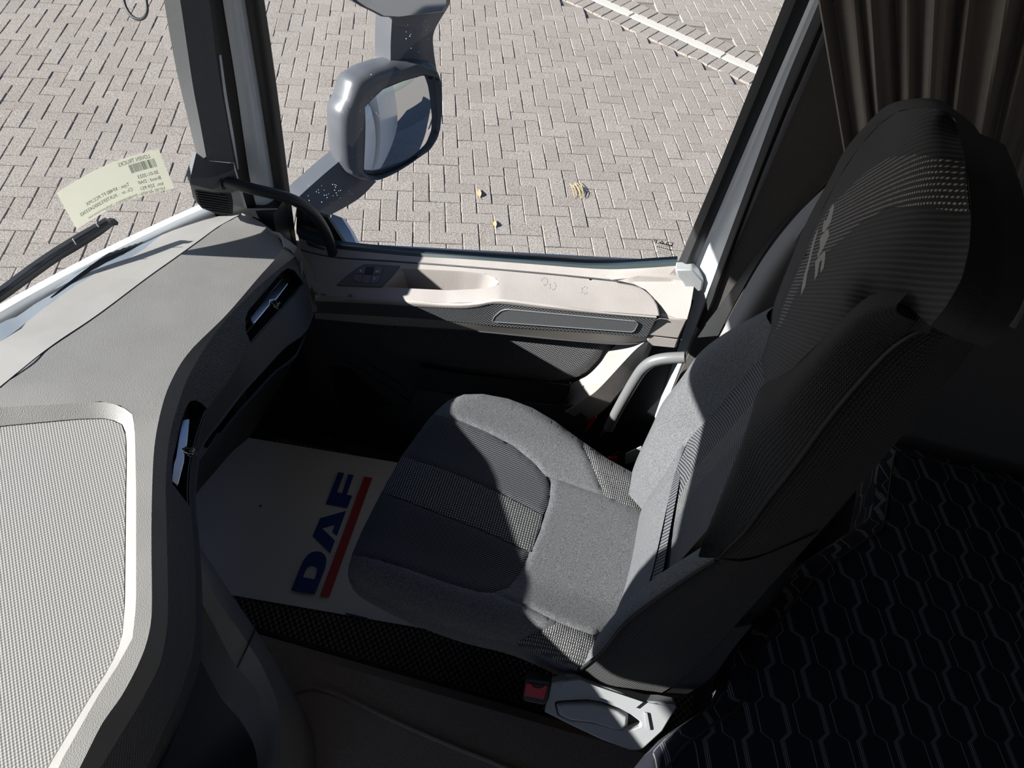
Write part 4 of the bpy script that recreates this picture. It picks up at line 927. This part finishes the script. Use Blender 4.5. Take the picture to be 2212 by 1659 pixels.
# insert of the backrest with its dotted stripe, running under the near bolster
zlist = [1.955, 2.02, 2.10, 2.18, 2.26, 2.34, 2.42, 2.50, 2.58]
nearI = [Vector((0.475, -0.168 - 0.09 * (z - 1.98), z)) for z in zlist]
lf = [(1385, 1290), (1402, 1254), (1422, 1169), (1445, 1075), (1461, 1012), (1478, 975), (1491, 946), (1552, 879), (1597, 825), (1645, 771), (1690, 730)]
lfy = [-0.165, -0.170, -0.178, -0.186, -0.195, -0.205, -0.212, -0.228, -0.238, -0.245, -0.25]
farI = spline([at(x, y, Y=v) for (x, y), v in zip(lf, lfy)], 60); nearI = spline(nearI, 60)
def fr(t): return [a.lerp(b, t) + Vector((0, -0.004 * math.sin(math.pi * t), 0)) for a, b in zip(farI, nearI)]
M['backribs'] = weave('seat back ribbed cloth', (0.020, 0.022, 0.027, 1), (0.14, 0.145, 0.158, 1), 170, 150, 'ribsu', 0.9, 0.6, 0.001, 0.2)
link('back_insert', patch([[p + Vector((0, -0.012, 0)) for p in fr(-0.14)], fr(0), fr(0.12), fr(0.24), fr(0.36)], 60, 3), M['backribs'], seat, sharp=60)
link('back_stripe', patch([fr(0.36), fr(0.45), fr(0.54)], 60, 3), M['dots'], seat, sharp=60)
link('back_insert', patch([fr(0.54), fr(0.7), fr(0.85), fr(1)], 60, 3), M['backribs'], seat, sharp=60)
# light padded roll at the foot of the backrest
J = [(1371, 1148), (1355, 1230), (1326, 1324), (1285, 1385), (1248, 1440)]
J3 = [at(1478, 968, Y=-0.2065), at(1450, 1005, Y=-0.197), at(1413, 1057, Y=-0.182), at(1386, 1100, Y=-0.172)] + [csurf(p) + Vector((0, -0.004, -0.004)) for p in J]
T = [(1480, 966), (1461, 1012), (1445, 1075), (1424, 1169), (1404, 1252)]
T3 = [at(x, y, Y=v) for (x, y), v in zip(T, (-0.2065, -0.195, -0.186, -0.178, -0.170))] + [at(1385, 1290, Y=-0.164), at(1316, 1372, X=0.475), at(1262, 1436, X=0.445)]
jm = [a.lerp(b, 0.5) + Vector((0, 0.006, 0.006)) for a, b in zip(spline(J3, 40), spline(T3, 40))]
link('back_roll', patch([J3, jm, T3], 40, 4, 'cat'), M['cloth'], seat, sharp=60)
gq = [(1366, 1022), (1374, 1030), (1395, 952), (1398, 960), (1400, 1010), (1404, 1060), (1384, 1098)]
g0 = [(1368, 1022), (1376, 990), (1395, 950)]; g1_ = [(1386, 1100), (1403, 1065), (1398, 960)]
link('back_gusset', patch([pl([(1372, 1060), (1370, 1020), (1382, 980), (1396, 946)], X=0.872), pl([(1386, 1100), (1404, 1070), (1401, 1010), (1398, 950)], X=0.852)], 30, 3), weave('gusset stripe', (0.03, 0.03, 0.033, 1), (0.5, 0.5, 0.5, 1), 190, 60, 'weave', 0.9, 0.7, 0.0014, 0.2), seat, sharp=60)
# near bolster: smooth front band, woven side, woven upper shoulder
Bt = [(1256, 1440), (1285, 1395), (1308, 1355), (1350, 1306), (1392, 1267), (1448, 1225), (1500, 1192), (1534, 1170)]
Bp = [(1248, 1449), (1278, 1425), (1305, 1400), (1350, 1345), (1402, 1303), (1464, 1260), (1513, 1228), (1548, 1207)]
Rr = [(1392, 1514), (1432, 1495), (1480, 1462), (1539, 1407), (1588, 1352), (1660, 1270), (1720, 1205), (1770, 1150)]
Bt3 = pl(Bt, X=0.462); Bp3 = pl(Bp, X=0.430); Rr3 = pl(Rr, X=0.445)
bm_ = [a.lerp(b, 0.5) + Vector((-0.004, 0.007, 0)) for a, b in zip(spline(Bt3, 40), spline(Bp3, 40))]
bi = [p + Vector((0.03, -0.05, 0.0)) for p in Bt3]
link('near_band', patch([bi, Bt3, bm_, Bp3], 40, 4, 'cat'), M['cloth'], seat, sharp=60)
sm_ = [a.lerp(b, 0.35) + Vector((-0.012, 0, 0)) for a, b in zip(spline(Bp3, 40), spline(Rr3, 40))]
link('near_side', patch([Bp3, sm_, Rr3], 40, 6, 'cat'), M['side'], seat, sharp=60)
link('piping', tube([p + Vector((-0.002, 0.001, 0)) for p in Bp3], 0.0022, 60, 8), M['rubber'], seat)
Un = [(1534, 1182), (1540, 1146), (1552, 1098), (1582, 1006), (1615, 922), (1642, 838), (1712, 797), (1795, 714), (1877, 640), (1960, 632)]
Un3 = [at(x, y, Y=v) for (x, y), v in zip(Un, (-0.192, -0.193, -0.195, -0.197, -0.199, -0.20, -0.202, -0.203, -0.205, -0.212))]
Us = [(1550, 1206), (1580, 1176), (1611, 1146), (1659, 1081), (1718, 1006), (1780, 920), (1836, 850), (1910, 768), (1960, 728), (2010, 704)]
Us3 = pl(Us, X=0.428)
um = [a.lerp(b, 0.45) + Vector((-0.010, 0.016, 0)) for a, b in zip(spline(Un3, 40), spline(Us3, 40))]
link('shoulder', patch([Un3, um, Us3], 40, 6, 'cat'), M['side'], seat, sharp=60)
Ur = [(1770, 1150), (1830, 1080), (1890, 1010), (1950, 940), (2010, 870), (2060, 810), (2110, 740), (2130, 690)]
Ur3 = pl(Ur, X=0.452)
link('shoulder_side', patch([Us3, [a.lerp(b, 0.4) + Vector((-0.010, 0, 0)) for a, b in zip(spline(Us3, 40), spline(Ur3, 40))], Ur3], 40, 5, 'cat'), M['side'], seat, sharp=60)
link('piping', tube([p + Vector((-0.0015, 0.001, 0)) for p in Us3], 0.0018, 60, 8), M['rubber'], seat)
# head section
U0 = [(1641, 805), (1664, 733), (1693, 647), (1727, 565), (1764, 479), (1809, 389), (1858, 315), (1899, 270)]
U1 = [(1690, 812), (1720, 740), (1755, 650), (1795, 560), (1840, 470), (1880, 390), (1925, 310), (1936, 243)]
U2 = [(1795, 714), (1830, 650), (1865, 585), (1905, 510), (1940, 430), (1970, 360), (1985, 290), (1996, 232)]
U3 = [(1877, 640), (1920, 600), (1965, 560), (2000, 500), (2025, 430), (2035, 360), (2035, 300), (2048, 243)]
U4 = [(2010, 704), (2045, 660), (2078, 600), (2094, 530), (2097, 450), (2088, 367), (2076, 310), (2062, 262)]
ctrl = []
for L_, yy in ((U0, -0.238), (U1, -0.214), (U2, -0.201), (U3, -0.206), (U4, -0.217)):
    for k, (x, y) in enumerate(L_):
        ctrl.append((x, y, at(x, y, Y=yy - (0.012 if k == 7 else 0.004 if k == 6 else 0) - (0.006 if k == 0 else 0))))
HS = TPS(ctrl)
head_px = U0 + [(1936, 243), (1966, 235), (1996, 232), (2024, 235), (2048, 243), (2062, 262)] + U4[::-1][1:] + [(1960, 660), (1877, 640), (1795, 714), (1712, 797), (1642, 838)]
def head_uv(v, V): return (-0.76 * V.x + 0.65 * V.z, 0.65 * V.x + 0.76 * V.z)
link('headrest', zone(head_px, HS, 12, uvmap=head_uv), M['headrib'], seat, sharp=60)
link('shoulder_fold', zone([(1868, 630), (1965, 640), (2018, 700), (2004, 722), (1940, 706), (1885, 664)], lambda p: HS(p, -0.006), 10), M['side'], seat, sharp=60)
hs_px = [(1676, 716), (1693, 660), (1727, 578), (1764, 492), (1790, 448), (1806, 434), (1862, 378), (1918, 341), (1974, 333), (2030, 340), (2084, 352), (2094, 460), (2030, 452), (1974, 445), (1918, 449), (1862, 479), (1794, 539), (1746, 584), (1716, 640), (1690, 700)]
link('head_stripe', zone(hs_px, lambda p: HS(p, 0.0012), 12, uvmap=head_uv), M['headdots'], seat, sharp=60)
M['thread'] = felt('woven letter thread', (0.30, 0.28, 0.26, 1), (0.5, 0.47, 0.44, 1), 900)
def hpoly(pts, name='woven_letter'):
    return link(name, zone(crop(1700, 400, 5.925, pts), lambda p: HS(p, 0.0022), 6), M['thread'], seat, sharp=None)
hpoly([(600, 230), (600, 300), (560, 470), (520, 540), (480, 600), (450, 600), (455, 540), (480, 440), (500, 460), (545, 340), (545, 310)])
hpoly([(530, 560), (540, 640), (470, 800), (400, 920), (385, 900), (420, 800), (420, 690), (450, 630)])
hpoly([(490, 840), (490, 930), (470, 1060), (430, 1120), (430, 1060), (450, 960), (420, 980), (400, 1090), (390, 1150), (350, 1220), (360, 1080), (360, 980), (430, 890)])
hpoly([(400, 540), (385, 620), (350, 740), (300, 960), (260, 1130), (235, 1290), (178, 1415), (190, 1290), (220, 1150), (270, 980), (310, 800), (350, 660)])
Ro = [(1628, 820), (1648, 735), (1676, 645), (1708, 562), (1744, 476), (1786, 400), (1824, 326), (1888, 251), (1925, 225), (1958, 216), (1992, 212), (2020, 214), (2041, 221), (2056, 240), (2066, 262)]
Ri = U0 + [(1936, 243), (1966, 235), (1996, 232), (2024, 235), (2048, 243), (2058, 252), (2063, 264)]
Ri3 = [HS(p) for p in Ri]; Ro3 = [at(x, y, Y=-0.272) for x, y in Ro]
link('head_rim', patch([Ri3, [a.lerp(b, 0.5) + Vector((0, 0.004, 0.003)) for a, b in zip(spline(Ri3, 50), spline(Ro3, 50))], Ro3], 50, 3, 'cat'), M['headrib'], seat, sharp=60)
Rb3 = [p + Vector((0.0, -0.03, -0.012)) for p in Ro3]
link('head_back', patch([Ro3, Rb3], 50, 3), M['headrib'], seat, sharp=60)
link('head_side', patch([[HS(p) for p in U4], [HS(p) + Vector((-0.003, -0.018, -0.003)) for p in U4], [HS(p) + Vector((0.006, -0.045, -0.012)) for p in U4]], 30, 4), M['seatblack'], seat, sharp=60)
# hard shell at the back of the seat
def sect(z, x0, x1, y0, y1): return [Vector((x0, y0, z)), Vector((x0 + 0.03, y1, z)), Vector((x1 - 0.03, y1, z)), Vector((x1, y0, z))]
link('back_shell', hull_loft([sect(1.88, 0.452, 0.855, -0.255, -0.32), sect(2.2, 0.455, 0.86, -0.26, -0.335), sect(2.45, 0.475, 0.82, -0.25, -0.31), sect(2.58, 0.51, 0.74, -0.25, -0.295), sect(2.66, 0.54, 0.68, -0.255, -0.285)]), M['black'], seat, bevel=0.02)
link('shell_edge', patch([pl([(1396, 1516), (1432, 1498), (1480, 1466), (1539, 1412), (1588, 1356)], X=0.447), pl([(1470, 1506), (1500, 1490), (1540, 1460), (1585, 1400), (1625, 1350)], X=0.462)], 24, 3), M['charcoal'], seat, solid=0.003)
# silver side cover with release lever
CP = Vector((0.405, -0.15, 1.91)); CN = Vector((-0.62, 0.0, 0.78)).normalized()
def cvp(pts, d=0.0): return [at_plane(x, y, CP + CN * d, CN) for x, y in crop(1100, 1430, 5.53, pts)]
cov = [(500, 255), (625, 228), (850, 200), (960, 250), (1200, 330), (1500, 430), (1640, 470), (1800, 475), (1985, 510), (2005, 540), (1830, 830), (1600, 1040), (1540, 1058), (1430, 1050), (1100, 930), (700, 740), (420, 600), (460, 430)]
slot = [(545, 500), (570, 470), (660, 462), (950, 452), (1100, 478), (1300, 550), (1450, 630), (1550, 705), (1572, 740), (1562, 775), (1440, 820), (1330, 812), (1180, 775), (1000, 725), (720, 695), (580, 630)]
cover = link('side_cover', prism(cvp(cov), -CN * 0.03, [cvp(slot)]), M['silver'], seat, sharp=30, bevel=0.002)
link('slot_floor', prism(cvp(slot, -0.02), -CN * 0.004), M['black'], cover)
lev = [(560, 500), (650, 484), (990, 476), (1130, 506), (1300, 570), (1425, 640), (1415, 745), (1350, 806), (1250, 792), (1000, 712), (720, 682), (585, 620)]
lt = cvp(lev, -0.002); lc = sum(lt, Vector()) / len(lt)
link('release_lever', hull_loft([[p - CN * 0.016 for p in lt], lt, [lc + (p - lc) * 0.93 + CN * 0.006 for p in lt]]), M['silver'], cover, bevel=0.002)
up = [(640, 240), (850, 215), (960, 262), (1200, 345), (1500, 445), (1600, 480), (1500, 560), (1300, 500), (1100, 430), (950, 405), (660, 410), (620, 330)]
ridge = link('cover_ridge', prism(cvp(up, 0.006), -CN * 0.006), M['silver'], cover, bevel=0.003)
link('cover_rib', prism(cvp([(1610, 605), (1655, 612), (1692, 800), (1680, 822), (1640, 800)], 0.004), -CN * 0.004), M['silver'], cover, bevel=0.001)
link('bracket', prism(cvp([(660, 150), (760, 148), (850, 170), (870, 200), (680, 205)], -0.004), -CN * 0.02), M['steel'], seat, bevel=0.001)
bk = link('buckle', prism(cvp([(185, 215), (250, 200), (470, 228), (492, 250), (462, 470), (410, 515), (180, 470), (160, 440)], 0.004), -CN * 0.03), M['black'], seat, bevel=0.003)
link('buckle_button', prism(cvp([(205, 255), (265, 262), (290, 300), (350, 316), (410, 300), (425, 280), (458, 292), (418, 440), (400, 446), (172, 400)], 0.007), -CN * 0.004), M['red'], bk, bevel=0.001)
link('buckle_slot', prism(cvp([(275, 262), (420, 278), (405, 298), (350, 312), (295, 296)], 0.0055), -CN * 0.003), M['rubber'], bk)
fb = link('buckle', prism([at(x, y, X=0.90) for x, y in ((1318, 985), (1340, 975), (1370, 990), (1380, 1030), (1345, 1030), (1320, 1005))], (0.02, 0, -0.03)), M['black'], seat)
link('buckle_button', prism([at(x, y, X=0.895) for x, y in ((1312, 990), (1334, 987), (1331, 1003), (1324, 1000))], (0.006, 0, -0.004)), M['red'], fb)
link('belt_latch', prism([at(x, y, X=0.893) for x, y in ((1352, 980), (1386, 964), (1392, 990), (1372, 998), (1350, 1003))], (0.006, 0, -0.006)), M['silver'], seat, bevel=0.001)
# ================================================================== floor: woven mat, paper sheet, tunnel
M['matweave'] = weave('woven vinyl mat', (0.020, 0.018, 0.016, 1), (0.24, 0.21, 0.18, 1), 62, 75, 'weave', 0.75, 1.0, 0.006, 0.4)
mat_ = thing('floor_mat', 'dark brown woven vinyl mat on the passenger floor', 'mat', (0.72, 0.3, FLOOR))
mp2 = [(0.475, -0.42), (0.478, 0.45), (0.50, 0.94), (0.80, 0.94), (0.88, 0.80), (0.945, 0.66), (0.955, 0.50), (0.96, -0.42)]
link('mat_sheet', zone(mp2, lambda p: Vector((p[0], p[1], FLOOR + 0.006)), 0.04), M['matweave'], mat_, sharp=None, solid=0.005)
link('mat_edging', tube([Vector((x, y, FLOOR + 0.005)) for x, y in mp2], 0.005, 120, 8, False), M['rubber'], mat_)
paper = thing('paper_mat', 'white printed paper floor sheet lying on the woven mat', 'paper sheet', (0.76, 0.5, FLOOR + 0.008))
PA = Vector((0.965, 0.359)); dirp = Vector((-0.10, 0.99)).normalized()
c1p = Vector((0.955, 0.36)); 
def flo(x, y, dz=0.009):
    p = at(x, y, Z=FLOOR + dz); return p
far_e = [flo(860, 1000), flo(490, 938)]; near_e = [flo(800, 1338), flo(500, 1286)]
def pap(s, t):      # s 0 rear .. 1.6 front, t 0 near .. 1 far
    a = near_e[0].lerp(near_e[1], s * 1.25); b = far_e[0].lerp(far_e[1], s)
    q = a.lerp(b, t); q.z = FLOOR + 0.010 + 0.006 * math.sin(2.2 * s + 0.6) * math.sin(math.pi * t * 0.9 + 0.3) ** 2
    return q
rows = [[pap(-0.35 + 1.75 * i / 40, -0.0 + 1.0 * j / 14) for i in range(41)] for j in range(15)]
pw = NT('white paper'); pw.set((0.80, 0.80, 0.80, 1), 0.6)
link('sheet', patch(rows, 41, smooth=False), pw.m, paper, sharp=None, solid=0.0004)
M['pblue'] = simple('blue print', (0.012, 0.045, 0.24, 1), 0.5); M['pred'] = simple('red print', (0.50, 0.045, 0.05, 1), 0.5)
def psurf(x, y):
    z = FLOOR + 0.012
    return at(x, y, Z=FLOOR + 0.0185)
def pprint(poly, m, holes=(), name='lettering', k=1):
    s_ = lambda L: [psurf(*q) for q in crop(600, 1000, 4.74, L)]
    return link(name, prism(s_(poly), (0, 0, -0.0008), [s_(h) for h in holes]), m, paper, sharp=None)
def arc(cx, cy, ax, ay, bx_, by_, a0_, a1_, n): return [(cx + ax * math.cos(a0_ + (a1_ - a0_) * i / n) + bx_ * math.sin(a0_ + (a1_ - a0_) * i / n), cy + ay * math.cos(a0_ + (a1_ - a0_) * i / n) + by_ * math.sin(a0_ + (a1_ - a0_) * i / n)) for i in range(n + 1)]
Dl = [(136, 1302), (238, 1050), (262, 1000), (300, 945), (350, 912), (400, 904), (445, 912), (480, 938), (497, 975), (496, 1020), (480, 1090), (376, 1346)]
Dh = [(257, 1168), (285, 1095), (310, 1062), (345, 1048), (380, 1055), (402, 1080), (400, 1115), (376, 1192)]
pprint(Dl, M['pblue'], [Dh])
pprint([(357, 748), (435, 565), (700, 490), (604, 745), (560, 706), (583, 632), (455, 668), (585, 795), (538, 922)], M['pblue'])
pprint([(493, 418), (620, 93), (680, 103), (606, 300), (658, 312), (722, 115), (778, 124), (704, 325), (762, 335), (713, 459)], M['pblue'])
pprint([(432, 1356), (885, 138), (968, 152), (526, 1370)], M['pred'], name='red_bar')
pprint([(690, 1548), (697, 1533), (920, 1585), (916, 1606)], M['pblue'], name='blue_mark')
fl_ = psurf(562, 1093)
fly = thing('insect', 'tiny dark dead insect lying on the white paper sheet', 'insect', fl_)
link('body', tube([fl_ + Vector((-0.002, 0.002, 0)), fl_, fl_ + Vector((0.003, -0.002, 0))], lambda t: 0.0006 + 0.0008 * math.sin(math.pi * t), 8, 8), M['rubber'], fly)
for k in range(6):
    a = k * 1.05 + 0.3; link('leg', tube([fl_, fl_ + Vector((0.0045 * math.cos(a), 0.0045 * math.sin(a), 0.0005))], 0.0003, 4, 5, False), M['rubber'], fly)
M['carpet'] = felt('taupe tunnel carpet', (0.30, 0.25, 0.205, 1), (0.46, 0.39, 0.33, 1), 420, gs=0.9, gd=0.003)
tz = 1.565
tun = structure('trim_7', patch([[Vector((0.468, y, FLOOR)) for y in (1.0, 0.3, -0.5)], [Vector((0.462, y, tz - 0.02)) for y in (1.0, 0.3, -0.5)], [Vector((0.44, y, tz)) for y in (1.0, 0.3, -0.5)], [Vector((0.2, y, tz + 0.005)) for y in (1.0, 0.3, -0.5)], [Vector((-0.45, y, tz)) for y in (1.0, 0.3, -0.5)]], 30, 3), M['carpet'], 'taupe carpeted engine tunnel between the seats', solid=0.01)
rd_px = [(618, 1560), (622, 1520), (634, 1498), (655, 1488), (690, 1487), (740, 1503), (803, 1534), (880, 1570), (966, 1607), (1104, 1662), (1200, 1700)]
link('carpet_ridge', tube([at(x, y, Z=tz + 0.004) for x, y in rd_px], 0.0045, 80, 8), M['carpet'], tun)
# ================================================================== bunk mattress
t = NT('mattress cloth'); uv = t.n('ShaderNodeTexCoord').outputs['UV']; sp = t.n('ShaderNodeSeparateXYZ'); t.l(uv, sp.inputs[0])
u = t.math('MULTIPLY', sp.outputs[1], 1 / 0.030); v = t.math('MULTIPLY', sp.outputs[0], 1 / 0.105)
tri = t.math('PINGPONG', v, 0.5)                       # 0..0.5
stp = t.n('ShaderNodeMapRange'); t.l(tri, stp.inputs[0]); stp.inputs[1].default_value = 0.20; stp.inputs[2].default_value = 0.30; stp.inputs[3].default_value = -0.24; stp.inputs[4].default_value = 0.24; stp.clamp = True
wv = stp.outputs[0]
d1 = t.math('PINGPONG', t.math('SUBTRACT', u, wv), 1.0); d2 = t.math('PINGPONG', t.math('SUBTRACT', t.math('ADD', u, wv), 1.0), 1.0)
def lines(d, w0, c0): return t.math('LESS_THAN', t.math('ABSOLUTE', t.math('SUBTRACT', d, c0)), w0)
ln = t.math('MAXIMUM', lines(d1, 0.035, 0.0), lines(d2, 0.028, 0.0)); ln = t.math('MAXIMUM', ln, lines(d1, 0.022, 0.10)); 
nz = t.noise(600, 2)
t.set(t.mix(ln, (0.022, 0.025, 0.034, 1), (0.20, 0.21, 0.23, 1)), 0.95, spec=0.15); t.bump(t.math('SUBTRACT', 1.0, ln), 0.6, 0.002)
M['mattress'] = t.m
mt = thing('mattress', 'navy quilted bunk mattress with pale stitched lines behind the seat', 'mattress', (0.4, -0.8, 1.8))
MZ = 1.93
ed = [(1395, 1646), (1436, 1598), (1486, 1561), (1556, 1516), (1572, 1490), (1582, 1446), (1600, 1400), (1660, 1310), (1740, 1215)]
e3 = [at(x, y, Z=MZ - 0.015) for x, y in ed]
loop = [Vector((-0.6, -0.20)), Vector((0.10, -0.19)), Vector((0.24, -0.20))] + [Vector((p.x, p.y)) for p in e3] + [Vector((0.86, -0.62)), Vector((1.06, -0.66)), Vector((1.06, -1.42)), Vector((-0.6, -1.42))]
def mz(q):
    d = pdist(q, loop); R_ = 0.02; return MZ - (R_ - math.sqrt(max(0, R_ * R_ - (R_ - min(d, R_)) ** 2)))
link('mattress_top', zone(loop, lambda q: Vector((q[0], q[1], mz(q))), 0.03, uvmap=lambda v, V: (V.x * 0.97 + V.y * 0.25, -V.x * 0.25 + V.y * 0.97)), M['mattress'], mt)
mc = Vector((0.3, -0.9))
def mring(f, z): return [Vector((mc.x + (p.x - mc.x) * f, mc.y + (p.y - mc.y) * f, z)) for p in loop]
link('mattress_side', closed_patch([mring(1.0, MZ - 0.02), mring(1.012, MZ - 0.05), mring(1.008, MZ - 0.10), mring(0.99, MZ - 0.13)], 160, 2), M['mattress'], mt)
ins_ = [Vector((mc.x + (p.x - mc.x) * 0.955, mc.y + (p.y - mc.y) * 0.955)) for p in loop]
link('border_seam', tube([Vector((p.x, p.y, mz(p) + 0.0005)) for p in ins_], 0.0022, 160, 6, False), M['rubber'], mt)
structure('trim_8', boxes([((-0.6, -1.44, FLOOR), (1.07, -0.70, MZ - 0.125))]), M['black'], 'dark locker base under the bunk')
# ================================================================== curtain
M['curtain'] = felt('taupe curtain cloth', (0.25, 0.22, 0.20, 1), (0.29, 0.258, 0.235, 1), 1200, gs=0.1, sheen=0.25)
cu_ = thing('curtain', 'taupe pleated curtain gathered behind the passenger headrest', 'curtain', (1.0, -0.4, 2.2))
ctl = [(1740, -200, 1.055), (1766, 0, 1.055), (1824, 327, 1.05), (1876, 640, 1.02), (2000, -200, 1.04), (2000, 100, 1.02), (2000, 400, 0.98), (2250, -200, 1.02), (2212, 0, 1.00), (2212, 300, 0.96), (2212, 620, 0.92), (2500, 0, 0.95), (2500, 500, 0.90), (1980, 700, 0.97)]
CS = TPS([(x, y, at(x, y, X=X)) for x, y, X in ctl])
rows = []
NS, NTt = 26, 260
for j in range(NS):
    s_ = j / (NS - 1); row = []
    for i in range(NTt):
        t_ = i / (NTt - 1); tw = t_ + 0.012 * math.sin(t_ * 41) + 0.008 * math.sin(t_ * 67 + 1)
        x0, y0 = 1738 + 900 * t_ ** 1.15, -170.0; x1, y1 = 1862 + 330 * t_, 560.0 + 150 * t_
        px_, py_ = x0 + (x1 - x0) * s_, y0 + (y1 - y0) * s_
        p = CS((px_, py_)); n = (CAM - p).normalized()
        wv_ = math.sin(tw * 2 * math.pi * 11) * 0.022 + math.sin(tw * 2 * math.pi * 5.3 + 2 + s_) * 0.012
        row.append(p + n * wv_ * (1.05 - 0.45 * s_))
    rows.append(row)
link('curtain_cloth', patch(rows, NTt, smooth=False), M['curtain'], cu_, sharp=None, solid=0.001)
link('curtain_rail', tube([Vector((1.05, -0.15, 3.2)), Vector((1.0, -0.5, 3.2))], 0.012, 6, 10, False), M['black'], cu_)
bd = thing('fabric_band', 'smooth grey fabric band hanging between seat shoulder and door pillar', 'fabric', at(1600, 690, X=1.0))
b0 = [(1815, 372), (1792, 396), (1720, 466), (1650, 556), (1592, 655), (1550, 735)]; b1_ = [(1830, 395), (1812, 420), (1760, 505), (1706, 600), (1650, 690), (1600, 770)]
bmid = [((a[0] + b[0]) / 2, (a[1] + b[1]) / 2) for a, b in zip(b0, b1_)]
link('band', patch([pl(b0, X=0.985), pl(bmid, X=0.955), pl(b1_, X=0.97)], 40, 4, 'cat'), felt('grey band cloth', (0.24, 0.235, 0.245, 1), (0.28, 0.275, 0.285, 1), 1200, gs=0.1), bd, sharp=60, solid=0.002)
b2_ = [(1820, 362), (1790, 392), (1700, 470), (1620, 570), (1555, 660), (1500, 730)]
link('band_lining', patch([pl(b2_, X=1.05), [p + Vector((0.012, 0, 0)) for p in pl(b0, X=1.01)]], 40, 3), M['rubber'], bd, solid=0.002)
# ================================================================== litter on the pavers
M['straw'] = felt('dry straw', (0.42, 0.33, 0.17, 1), (0.62, 0.52, 0.30, 1), 300); M['leaf'] = felt('dry leaf', (0.40, 0.22, 0.10, 1), (0.55, 0.33, 0.17, 1), 200)
st = thing('dry_leaf_tuft', 'tuft of dry straw-coloured leaf strips lying on the pavers', 'leaf litter', at(1250, 415, Z=0.0))
rs = random.Random(9)
for k in range(9):
    a = at(1232 + 3.0 * k + rs.uniform(-2, 2), 394 + rs.uniform(-2, 8), Z=0.006 + 0.004 * (k % 3)); b = at(1244 + 2.6 * k + rs.uniform(-3, 3), 428 + rs.uniform(-8, 2), Z=0.006)
    m_ = (a + b) / 2 + Vector((0, 0, 0.014)); sd = (b - a).cross(Vector((0, 0, 1))).normalized() * 0.006
    link('leaf_strip', patch([[a, m_, b], [a + sd, m_ + sd, b + sd * 0.5]], 8), M['straw'], st, solid=0.001)
for nm, cx, cy, w_, hh, lb in (('dry_leaf', 1035, 417, 5, 9, 'small curled brown leaf on the pavers beside the mirror arm'), ('dry_leaf', 1069, 483, 4, 8, 'small orange brown leaf on the pavers near the door sill')):
    lf_ = thing(nm, lb, 'leaf', at(cx, cy, Z=0.0))
    A = [at(cx - w_ * 0.2, cy - hh, Z=0.012), at(cx - w_, cy, Z=0.004), at(cx + 1, cy + hh, Z=0.006)]; B_ = [at(cx + w_ * 0.1, cy - hh, Z=0.012), at(cx + w_, cy, Z=0.020), at(cx + 2, cy + hh, Z=0.006)]
    link('leaf_blade', patch([A, [(p + q) / 2 + Vector((0, 0, -0.002)) for p, q in zip(A, B_)], B_], 10, 2), M['leaf'], lf_, solid=0.0006)
    link('leaf_stalk', tube([A[2], A[2] + (A[2] - A[1]) * 0.5], 0.0012, 4, 5, False), M['leaf'], lf_)
# red marker lamps low on the door edge
for pts in ([(1262, 934), (1270, 915), (1286, 900), (1288, 904), (1276, 922)], [(1296, 946), (1302, 932), (1312, 922), (1310, 930)]):
    link('door_reflector', prism(pl(pts, X=1.06), (0.01, 0, 0)), M['red'], door)
# dark seal filling the gap between the door and the cab side, and the sill box below
structure('trim_9', boxes([((1.105, -0.26, 1.0), (1.125, -0.10, 2.12)), ((1.06, 0.64, 1.0), (1.13, 0.80, 2.12)), ((0.98, -0.26, 1.10), (1.10, -0.235, 1.95)), ((0.99, 0.66, 1.05), (1.125, 0.76, 2.02)), ((0.99, 0.60, 1.05), (1.10, 0.70, 1.5)), ((0.86, 0.81, 1.0), (1.13, 0.85, 1.98))]), M['black'], 'black door aperture lining')
